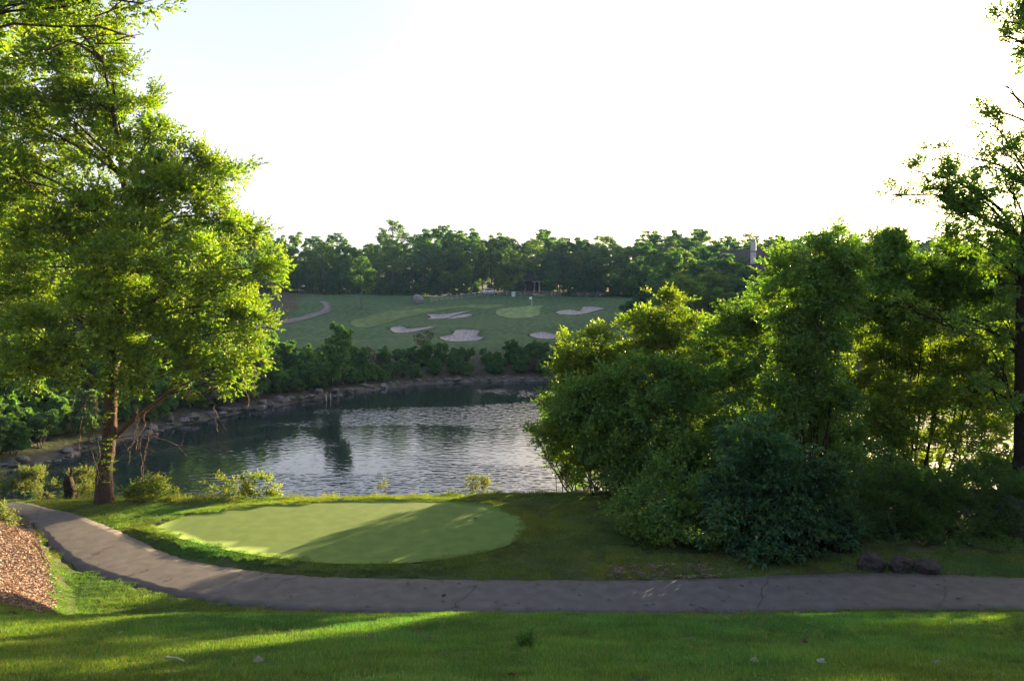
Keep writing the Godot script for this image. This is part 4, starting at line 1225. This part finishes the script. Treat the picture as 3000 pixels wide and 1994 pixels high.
func make_near_bank() -> void:
	var weeds := spray(700, 28, 0.09, 0.05, 0.32, [Color(0.17, 0.22, 0.045), Color(0.14, 0.2, 0.04), Color(0.2, 0.22, 0.06)])
	var dull := spray(701, 28, 0.08, 0.045, 0.32, [Color(0.1, 0.16, 0.05), Color(0.09, 0.14, 0.045), Color(0.17, 0.15, 0.08)])
	var foot := func(px, d): return ground((px - 1500.0) / FOCAL * d, d, -0.02)
	for e in [
			["bank_shrub", "leafy sunlit shrub close beside the oak trunk", 430, 31.5, [[400, 1440, 36, 31.5], [440, 1420, 32, 31.5], [470, 1450, 30, 31.5], [380, 1465, 28, 31.3], [500, 1475, 22, 31.3], [360, 1480, 20, 31.0]], weeds],
			["bank_shrub", "wide yellow green shrub with bare twigs on the bank behind the tee", 730, 33.0, [[640, 1420, 32, 33.0, 0.85, 0.4], [700, 1425, 38, 33.0, 0.85, 0.6], [760, 1420, 38, 33.0], [805, 1440, 30, 33.0], [740, 1455, 35, 32.6], [670, 1455, 30, 32.6, 0.85, 0.5], [800, 1465, 25, 32.4]], weeds],
			["bank_shrub", "small tuft of leaves on the bank past the tee's middle", 1130, 33.5, [[1125, 1436, 18, 33.5], [1140, 1445, 14, 33.3]], dull],
			["bank_shrub", "low leafy shrub at the water end of the tee", 1400, 34.0, [[1385, 1420, 24, 34.0], [1420, 1425, 22, 34.0], [1450, 1435, 14, 34.0]], dull],
			["bank_shrub", "dark shrub on the bank to the water side of the snag", 110, 35.0, [[60, 1410, 40, 35.0], [110, 1400, 36, 35.5], [140, 1440, 34, 34.5], [30, 1440, 30, 34.5]], dull],
			["bank_shrub", "green shrub between the snag and the oak trunk", 240, 34.0, [[220, 1410, 34, 34.5], [250, 1400, 30, 34.5], [255, 1450, 26, 33.0], [215, 1450, 26, 33.5]], dull],
			["weed_plant", "reddish green weed at the top of the leaf litter bank", 15, 24.5, [[10, 1510, 30, 24.5], [40, 1540, 22, 24.3], [-20, 1530, 34, 24.5]], dull],
			["weed_plant", "yellow green weed on the litter bank beside the path edge", 115, 22.6, [[110, 1600, 16, 22.6], [118, 1620, 14, 22.4], [100, 1585, 12, 22.8]], weeds],
			["thicket_shrub", "grey green shrub on the far side of the path end, near the snag", -60, 36.0, [[-60, 1400, 60, 36.5], [-120, 1380, 70, 37.0]], dull]]:
		plant(e[0], e[1], "shrub" if e[0] != "weed_plant" else "plant", "", foot.call(e[2], e[3]), px_clumps(e[4]), e[5], {"seed": 710 + int(e[2]), "density": 13.0, "limb": 0.012, "spread": 0.25, "size": 1.0, "bark": Color(0.2, 0.16, 0.11)})
	# a broken, vine grown snag
	var b: Vector3 = foot.call(188, 33.0)
	var r := random(740)
	var s := Shape.new()
	var pts := PackedVector3Array([Vector3(0, -0.2, 0), Vector3(0, 0.3, 0), Vector3(0.03, 0.8, 0), Vector3(-0.02, 1.2, 0.02), Vector3(0, 1.45, 0.02)])
	s.tube(smooth_line(pts, 3), smooth_radii(PackedFloat32Array([0.32, 0.25, 0.22, 0.2, 0.1]), 3), 11, Color(0.075, 0.055, 0.045), 0.14, r)
	var t := thing("tree_snag", b, "short dark broken snag on the bank near the oak", "snag")
	part("trunk", s.mesh(true), M.bark, t)
	var br := limb(Vector3(0, 1.1, 0), Vector3(0.15, 1.75, 0), 0.09, 0.03, r)
	for k in br.c.size(): br.c[k] = Color(0.075, 0.055, 0.045)
	part("branch_stub", br.mesh(true), M.bark, t)
	# weeds between the lawn and the water
	var patch := tuft_patch(9, 130, 0.7, 0.26, 0.012, [Color(0.16, 0.19, 0.05), Color(0.12, 0.17, 0.04), Color(0.24, 0.2, 0.1), Color(0.2, 0.19, 0.07)], 0.5)
	var where := []
	var tints := PackedColorArray()
	for k in 420:
		var x := r.randf_range(-26.0, 4.0)
		var d := r.randf_range(30.8, 36.4)
		var p := Vector2(x, d)
		if edge_distance(p, tee_line) < 1.6 or edge_distance(p, path_line) < 1.2: continue
		if x > -15.5 and d < 32.2 + 0.1 * x: continue
		where.append(on_slope(x, d, r.randf() * TAU, Vector3.ONE * r.randf_range(0.5, 1.2)))
		var f := r.randf_range(0.7, 1.15)
		tints.push_back(Color(f, f, f))
	tag(scatter("bank_weeds", patch, M.blade, where, tints), "tall weeds and dry stalks along the water bank", "weeds", "", "stuff")
	# fallen leaves
	var lf := Shape.new()
	for k in 24:
		var p := Vector3(r.randf_range(-0.15, 0.15), r.randf_range(0.0, 0.05), r.randf_range(-0.15, 0.15))
		var along := (ball(r) * Vector3(1, 0.45, 1)).normalized()
		var side := along.cross(Vector3.UP + ball(r) * 0.5).normalized()
		var tint: Color = [Color(0.22, 0.165, 0.13), Color(0.17, 0.125, 0.1), Color(0.27, 0.22, 0.18), Color(0.12, 0.085, 0.065), Color(0.2, 0.125, 0.095)][r.randi() % 5]
		lf.leaf(p, along, side, side.cross(along), r.randf_range(0.06, 0.11), r.randf_range(0.04, 0.06), tint)
	where = []
	tints = PackedColorArray()
	var box := Rect2(litter_line[0], Vector2.ZERO)
	for p in litter_line: box = box.expand(p)
	for k in 16000:
		var p := Vector2(r.randf_range(box.position.x, box.end.x), r.randf_range(box.position.y, box.end.y))
		if edge_distance(p, litter_line) > 0.05 + 0.3 * absf(r.randfn()) * 0.5: continue
		if absf(p.x / p.y) > 0.74: continue
		where.append(on_slope(p.x, p.y, r.randf() * TAU, Vector3.ONE * r.randf_range(0.8, 1.3), 0.01))
		tints.push_back(Color(1, 1, 1) * r.randf_range(0.6, 1.2))
	for k in 60:
		var p := on_level(r.randf_range(1780, 2150), r.randf_range(1655, 1700), 2.5)
		where.append(on_slope(p.x, -p.z, r.randf() * TAU, Vector3(0.9, 0.6, 0.9), 0.02))
		tints.push_back(Color(1, 1, 1) * r.randf_range(0.5, 1.0))
	for k in 260:
		var p := on_level(r.randf_range(60, 2990), 1600.0 + 200.0 * r.randf(), 2.55)
		var q := Vector2(p.x, -p.z)
		var inside := edge_distance(q, path_line)
		if inside > 0.25 or (inside < -0.5 and r.randf() < 0.6): continue
		where.append(on_slope(q.x, q.y, r.randf() * TAU, Vector3(0.35, 0.35, 0.35), 0.05))
		tints.push_back(Color(1, 1, 1) * r.randf_range(0.4, 1.0))
	tag(scatter("leaf_litter", lf.mesh(), M.dry, where, tints), "brown fallen leaves covering the bank beside the path", "leaves", "", "stuff")

# ---------------------------------------------------------------- fence, houses, car and flag

func bar(a: Vector3, b: Vector3, r: float, col: Color, sides := 4) -> ArrayMesh:
	var s := Shape.new()
	s.tube(PackedVector3Array([a, a.lerp(b, 0.5), b]), PackedFloat32Array([r, r, r]), sides, col)
	return s.mesh()

func fence(label: String, ends: Array, lift: float, step: float) -> void:
	var line := PackedVector2Array()
	for e in ends: line.push_back(e)
	line = resampled(line, int(line[0].distance_to(line[-1]) / step) + 1)
	var origin := ground(line[0].x, line[0].y)
	var t := thing("rail_fence", origin, label, "fence")
	var col := Color(0.46, 0.43, 0.4)
	for k in line.size():
		var p := ground(line[k].x, line[k].y) - origin
		part("post", bar(p - Vector3(0, 0.3, 0), p + Vector3(0, 1.3 + lift, 0), 0.1, col), M.wood, t)
		if k + 1 < line.size():
			var q := ground(line[k + 1].x, line[k + 1].y) - origin
			for h in [0.45, 1.0]: part("rail", bar(p + Vector3(0, h, -0.12), q + Vector3(0, h, -0.12), 0.08, col), M.wood, t)

func make_built_things() -> void:
	var a := on_ground(1262, 886, 150.0)
	fence("weathered split rail fence along the edge of the far wood", [Vector2(a.x, -a.z), Vector2(-13.0, 207.0), Vector2(-5.0, 216.0)], 0.0, 2.5)
	fence("weathered rail fence in front of the house behind the green", [Vector2(-4.0, 217.0), Vector2(8.0, 218.5), Vector2(24.0, 216.0)], 0.0, 2.5)
	# the boulder by the fence
	var big := part("boulder", rock_mesh(230, 1.0, 9), M.stone.duplicate())
	big.material_override.albedo_color = srgb(0.32, 0.29, 0.28)
	var bp := on_ground(1220, 889, 150.0)
	big.position = bp + Vector3(0, 0.7, 0)
	big.scale = Vector3(3.6, 3.2, 2.8)
	tag(big, "big pale boulder at the end of the rail fence", "boulder")
	# white marker post at the bend of the far path
	var wp := on_ground(818, 946, 90.0)
	var post := thing("marker_post", wp, "thin white marker post beside the far cart path", "post")
	part("pole", bar(Vector3(0, -0.2, 0), Vector3(0, 2.6, 0), 0.06, Color(0.7, 0.7, 0.68), 8), M.paint, post)
	part("cap", bar(Vector3(0, 2.6, 0), Vector3(0, 2.72, 0), 0.09, Color(0.5, 0.5, 0.48), 8), M.paint, post)
	# flagstick
	var fp := on_ground(1558, 896, 150.0)
	var flag := thing("flagstick", fp, "flagstick with white flag on the putting green", "flag")
	part("pole", bar(Vector3(0, -0.1, 0), Vector3(0, 2.25, 0), 0.035, Color(0.75, 0.75, 0.6), 8), M.paint, flag)
	var cloth := Shape.new()
	for k in 6:
		var x0 := k * 0.1
		var x1 := x0 + 0.1
		var z := func(x): return 0.05 * sin(x * 9.0)
		var dr := func(x): return 0.35 * x * x
		cloth.quad(Vector3(-x0, 2.22 - dr.call(x0), z.call(x0)), Vector3(-x1, 2.22 - dr.call(x1), z.call(x1)), Vector3(-x1, 1.75 - dr.call(x1) * 1.3, z.call(x1)), Vector3(-x0, 1.75 - dr.call(x0) * 1.3, z.call(x0)), Color(0.8, 0.8, 0.78))
	part("flag", cloth.mesh(true), M.paint, flag)
	car(Vector3((1432.0 - 1500.0) / FOCAL * 226.0, 0, -226.0), 0.35)
	# small pale things by the fence
	var bin_ := thing("utility_box", on_ground(1504, 868, 150.0), "pale green utility box in front of the far fence", "box")
	var s := Shape.new()
	s.box(Vector3(-0.5, -0.1, -0.4), Vector3(0.5, 1.15, 0.4), Color(0.36, 0.46, 0.43))
	part("body", s.mesh(), M.paint, bin_)
	s = Shape.new()
	s.box(Vector3(-0.56, 1.15, -0.46), Vector3(0.56, 1.28, 0.46), Color(0.45, 0.54, 0.5))
	part("lid", s.mesh(), M.paint, bin_)
	for e in [[1565, 864, 0.8, "small white rock on the rim above the flagstick"], [1525, 862, 1.0, "small pale rock beside the utility box"]]:
		var o := part("white_rock", rock_mesh(240 + e[0], 0.8), M.stone.duplicate())
		o.material_override.albedo_color = srgb(0.62, 0.62, 0.6)
		o.position = on_ground(e[0], e[1], 150.0) + Vector3(0, 0.15, 0)
		o.scale = Vector3.ONE * e[2]
		tag(o, e[3], "rock")
	house("dark house with pale columns among the trees behind the green", Vector3((1545.0 - 1500.0) / FOCAL * 238.0, 0, -238.0), 13.0, 8.0, 3.6, 3.2, Color(0.1, 0.08, 0.075), Color(0.05, 0.05, 0.055), 0.1, true)
	house("brown roofed house with tall white chimney above the wooded bank", Vector3(48.0, 0, -152.0), 12.0, 9.0, 6.0, 4.2, Color(0.16, 0.11, 0.09), Color(0.085, 0.07, 0.075), -0.35, false)
	# boulders by the near path
	var labels := ["square topped dark boulder at the edge of the path", "rounded dark boulder in the middle of three by the path", "peaked dark boulder at the juniper end of the three"]
	var k := 0
	for e in [[2578, 1682, 0.85, 0.95], [2665, 1684, 0.7, 0.8], [2735, 1686, 0.8, 0.78]]:
		var o := part("boulder", rock_mesh(250 + k, 1.0, 9), M.stone.duplicate())
		o.material_override.albedo_color = srgb(0.07, 0.06, 0.055)
		var p := on_level(e[0], e[1], 2.5)
		o.position = ground(p.x, -p.z + 0.45, 0.12)
		o.rotation.y = k * 1.3
		o.scale = Vector3(e[2] * 1.2, e[3] * 0.85, 0.9)
		tag(o, labels[k], "boulder", "dark boulders beside the cart path")
		k += 1
	var up := part("boulder", rock_mesh(260, 1.3, 9), M.stone.duplicate())
	up.material_override.albedo_color = srgb(0.1, 0.085, 0.085)
	up.position = ground(1500.0 / FOCAL * 26.4, 26.4, 0.5)
	up.scale = Vector3(1.3, 2.0, 1.3)
	tag(up, "upright grey stone standing among the junipers", "boulder")

func car(where: Vector3, turn: float) -> void:
	where = ground(where.x, -where.z, 0.06)
	var t := thing("parked_car", where, "white car parked under the trees beyond the fence", "car")
	t.rotation.y = turn
	var white := Color(0.78, 0.78, 0.78)
	# side outline of the body, extruded across
	var side := PackedVector2Array([Vector2(-2.25, 0.35), Vector2(2.25, 0.35), Vector2(2.3, 0.75), Vector2(2.1, 0.95), Vector2(1.2, 1.02), Vector2(0.55, 1.58), Vector2(-1.3, 1.62), Vector2(-1.95, 1.08), Vector2(-2.25, 1.0)])
	var s := Shape.new()
	var tri := Geometry2D.triangulate_polygon(side)
	for w in [-0.88, 0.88]:
		for k in range(0, tri.size(), 3):
			var p := []
			for j in 3: p.append(Vector3(side[tri[k + j]].x, side[tri[k + j]].y, w * (0.84 if side[tri[k + j]].y > 1.3 else 1.0)))
			s.tri(p[0], p[1], p[2], white)
	for k in side.size():
		var a := side[k]
		var b := side[(k + 1) % side.size()]
		var wa := 0.88 * (0.84 if a.y > 1.3 else 1.0)
		var wb := 0.88 * (0.84 if b.y > 1.3 else 1.0)
		s.quad(Vector3(a.x, a.y, -wa), Vector3(b.x, b.y, -wb), Vector3(b.x, b.y, wb), Vector3(a.x, a.y, wa), white)
	part("body", s.mesh(), M.paint, t)
	for w in [-1.0, 1.0]:
		var g := Shape.new()
		g.quad(Vector3(-1.55, 1.1, w * 0.885), Vector3(0.95, 1.08, w * 0.885), Vector3(0.48, 1.5, w * 0.765), Vector3(-1.2, 1.52, w * 0.765), Color.WHITE)
		part("side_window", g.mesh(), M.glass, t)
		for x in [-1.35, 1.4]:
			var c := CylinderMesh.new()
			c.top_radius = 0.33
			c.bottom_radius = 0.33
			c.height = 0.22
			c.radial_segments = 16
			var wheel := part("wheel", c, M.tyre if M.has("tyre") else set_tyre(), t)
			wheel.position = Vector3(x, 0.33, w * 0.8)
			wheel.rotation.x = PI / 2
			var rim := CylinderMesh.new()
			rim.top_radius = 0.19
			rim.bottom_radius = 0.19
			rim.height = 0.235
			rim.radial_segments = 12
			part("rim", rim, M.paint, wheel)
		var l := Shape.new()
		l.box(Vector3(-2.29, 0.7, w * 0.7 - 0.14), Vector3(-2.2, 0.9, w * 0.7 + 0.14), Color(0.4, 0.03, 0.03))
		part("tail_lamp", l.mesh(), M.paint, t)
	for e in [[1.16, 1.03, 0.62, 1.54], [-1.88, 1.12, -1.37, 1.58]]:
		var g := Shape.new()
		var o := 0.03 if e[0] > 0.0 else -0.03
		g.quad(Vector3(e[0] + o, e[1] + 0.03, -0.7), Vector3(e[0] + o, e[1] + 0.03, 0.7), Vector3(e[2] + o, e[3], 0.62), Vector3(e[2] + o, e[3], -0.62), Color.WHITE)
		part("windscreen", g.mesh(), M.glass, t)

func set_tyre() -> StandardMaterial3D:
	M.tyre = plain(srgb(0.02, 0.02, 0.02), 0.9)
	return M.tyre

func house(label: String, where: Vector3, wide: float, deep: float, tall: float, rise: float, wall: Color, tile: Color, turn: float, columns: bool) -> void:
	where = ground(where.x, -where.z, -0.1)
	var t := thing("house", where, label, "house")
	t.rotation.y = turn
	var x := wide / 2
	var z := deep / 2
	var s := Shape.new()
	s.box(Vector3(-x, 0, -z), Vector3(x, tall, z), wall)
	for w in [-1.0, 1.0]:
		s.tri(Vector3(w * x, tall, -z), Vector3(w * x, tall + rise - 0.05, 0), Vector3(w * x, tall, z), wall)
	part("wall", s.mesh(), M.wood, t)
	s = Shape.new()
	var e := 0.5
	for w in [-1.0, 1.0]:
		var drop := rise * e / z
		var a := Vector3(-x - e, tall - drop + 0.05, w * (z + e))
		var b := Vector3(x + e, tall - drop + 0.05, w * (z + e))
		var c := Vector3(x + e, tall + rise + 0.05, 0)
		var d := Vector3(-x - e, tall + rise + 0.05, 0)
		var up := Vector3(0, 0.22, 0)
		s.quad(a + up, b + up, c + up, d + up, tile)
		s.quad(a, b, c, d, tile)
		s.quad(a, b, b + up, a + up, tile)
		s.quad(b, c, c + up, b + up, tile)
		s.quad(a, d, d + up, a + up, tile)
	var roof := part("roof", s.mesh(), M.wood, t)
	s = Shape.new()
	if columns:
		s.box(Vector3(-4.0, tall, -0.6), Vector3(-3.0, tall + rise + 1.0, 0.6), Color(0.2, 0.12, 0.1))
		part("chimney", s.mesh(), M.stone, roof)
	else:
		s.box(Vector3(-0.5, tall + 1.4, z - 1.9), Vector3(0.5, tall + rise + 1.4, z - 0.9), Color(0.66, 0.66, 0.68))
		var ch := part("chimney", s.mesh(), M.stone, roof)
		s = Shape.new()
		s.box(Vector3(-0.56, tall + rise - 0.5, z - 1.96), Vector3(0.56, tall + rise - 0.35, z - 0.84), Color(0.1, 0.1, 0.1))
		part("band", s.mesh(), M.stone, ch)
		s = Shape.new()
		s.box(Vector3(-0.36, tall + rise + 1.4, z - 1.75), Vector3(0.36, tall + rise + 1.9, z - 1.05), Color(0.4, 0.4, 0.42))
		part("chimney_cap", s.mesh(), M.stone, ch)
	for row in ([0.9] if tall < 5.0 else [0.9, 3.7]):
		for k in 4:
			var wx := -x + wide * (k + 0.5) / 4.0
			if columns and k == 2: continue
			s = Shape.new()
			s.box(Vector3(wx - 0.65, row, z), Vector3(wx + 0.65, row + 1.5, z + 0.05), Color(0.4, 0.38, 0.36))
			var f := part("window", s.mesh(), M.paint, t)
			s = Shape.new()
			s.box(Vector3(wx - 0.55, row + 0.1, z + 0.05), Vector3(wx + 0.55, row + 1.4, z + 0.07), Color.WHITE)
			part("pane", s.mesh(), M.glass, f)
	if columns:
		for cx in [1.6, 3.0, 5.4]:
			s = Shape.new()
			s.tube(PackedVector3Array([Vector3(cx, 0, z + 1.6), Vector3(cx, 1.5, z + 1.6), Vector3(cx, 3.2, z + 1.6)]), PackedFloat32Array([0.28, 0.24, 0.24]), 10, Color(0.7, 0.7, 0.68))
			part("column", s.mesh(true), M.paint, t)
		s = Shape.new()
		s.box(Vector3(1.0, 3.2, z + 0.06), Vector3(6.0, 3.5, z + 2.0), Color(0.5, 0.48, 0.46))
		part("porch_roof", s.mesh(), M.paint, t)

# ---------------------------------------------------------------- small things on the lawn

func make_small_things() -> void:
	var r := random(800)
	# a coarse grass tuft
	var p := on_ground(1540, 1895, 5.0)
	var s := Shape.new()
	for k in 170:
		var a := r.randf() * TAU
		var out_ := Vector3(cos(a), 0, sin(a))
		var h := r.randf_range(0.1, 0.24)
		var lean := r.randf_range(0.1, 0.95)
		var foot := out_ * r.randf_range(0.0, 0.09)
		var side := out_.cross(Vector3.UP) * 0.006
		var mid := foot + Vector3(0, h * 0.7, 0) + out_ * lean * h * 0.45
		var tip := foot + Vector3(0, h * (1.0 - lean * 0.35), 0) + out_ * lean * h * 1.1
		var f := r.randf_range(0.7, 1.2)
		s.quad(foot - side, mid - side * 0.8, mid + side * 0.8, foot + side, Color(0.06 * f, 0.12 * f, 0.035 * f))
		s.tri(mid - side * 0.8, tip, mid + side * 0.8, Color(0.06 * f, 0.12 * f, 0.035 * f))
	var tuft := part("grass_tuft", s.mesh(), M.blade)
	tuft.position = p
	tag(tuft, "coarse dark green grass tuft standing up from the lawn", "grass tuft")
	# fallen leaves, twigs and clods: [name, label, category, px, py, size, colour]
	for e in [["fallen_leaf", "large curled brown leaf standing on the lawn near the litter bank", 45, 1803, 0.2, Color(0.12, 0.06, 0.04), 0.8], ["fallen_leaf", "small pale leaf lying in the shaded lawn below the brown leaf", 346, 1862, 0.07, Color(0.3, 0.27, 0.2), 0.3], ["fallen_leaf", "pale dry leaf lying near the pale twig on the lawn", 755, 1950, 0.1, Color(0.2, 0.185, 0.155), 0.6], ["fallen_leaf", "pale leaf on the lawn beside a dark leaf curl", 2210, 1948, 0.09, Color(0.2, 0.2, 0.17), 0.4], ["fallen_leaf", "flat whitish leaf on the lawn under the sunlit streaks", 2402, 1950, 0.1, Color(0.22, 0.22, 0.19), 0.35], ["fallen_leaf", "greenish white leaf on the lawn beyond the whitish leaf", 2735, 1950, 0.08, Color(0.18, 0.21, 0.16), 0.4], ["fallen_leaf", "upright dark brown leaf among the sunlit grass streaks", 2350, 1893, 0.13, Color(0.09, 0.05, 0.035), 0.9], ["fallen_leaf", "dark brown leaf at the bottom of the lawn past the tuft", 1490, 1988, 0.12, Color(0.13, 0.07, 0.05), 0.7], ["fallen_leaf", "small dark leaf lying on the tee", 1390, 1524, 0.14, Color(0.05, 0.045, 0.03), 0.4], ["fallen_leaf", "dark leaf curl lying on the asphalt path", 1296, 1752, 0.16, Color(0.05, 0.04, 0.035), 0.35]]:
		s = Shape.new()
		var turn := Basis(Vector3.UP, r.randf() * TAU) * Basis(Vector3.RIGHT, e[6])
		for k in 3:
			var b := turn * Basis(Vector3.UP, (k - 1) * 0.7)
			s.leaf(Vector3.ZERO, b * Vector3(0, 0, -1), b * Vector3.RIGHT, b * Vector3.UP, e[4] * (1.0 if k == 1 else 0.75), e[4] * 0.55, e[5])
		var o := part(e[0], s.mesh(), M.dry)
		var q := on_ground(e[2], e[3], 5.0, 40.0)
		o.position = q + Vector3(0, 0.035 if e[3] > 1780 else 0.06, 0)
		tag(o, e[1], "leaf", "single fallen leaves")
	s = Shape.new()
	s.tube(PackedVector3Array([Vector3.ZERO, Vector3(0.12, 0.01, 0.03), Vector3(0.24, 0.0, 0.09)]), PackedFloat32Array([0.012, 0.011, 0.007]), 6, Color(0.42, 0.4, 0.32))
	var stick := part("twig", s.mesh(true), M.wood)
	stick.position = on_ground(485, 1940, 5.0) + Vector3(0, 0.055, 0)
	tag(stick, "short pale twig lying on the lawn", "twig")
	for e in [[1225, 1855, "bare soil clod with dry stalks in the shaded lawn"], [1262, 1878, "second soil clod just below the first on the shaded lawn"]]:
		var o := part("soil_clod", rock_mesh(270 + e[0], 0.35), M.earth.duplicate())
		o.material_override.albedo_color = srgb(0.06, 0.045, 0.035)
		o.position = on_ground(e[0], e[1], 5.0) + Vector3(0, 0.02, 0)
		o.scale = Vector3(0.3, 0.16, 0.2)
		tag(o, e[2], "soil")
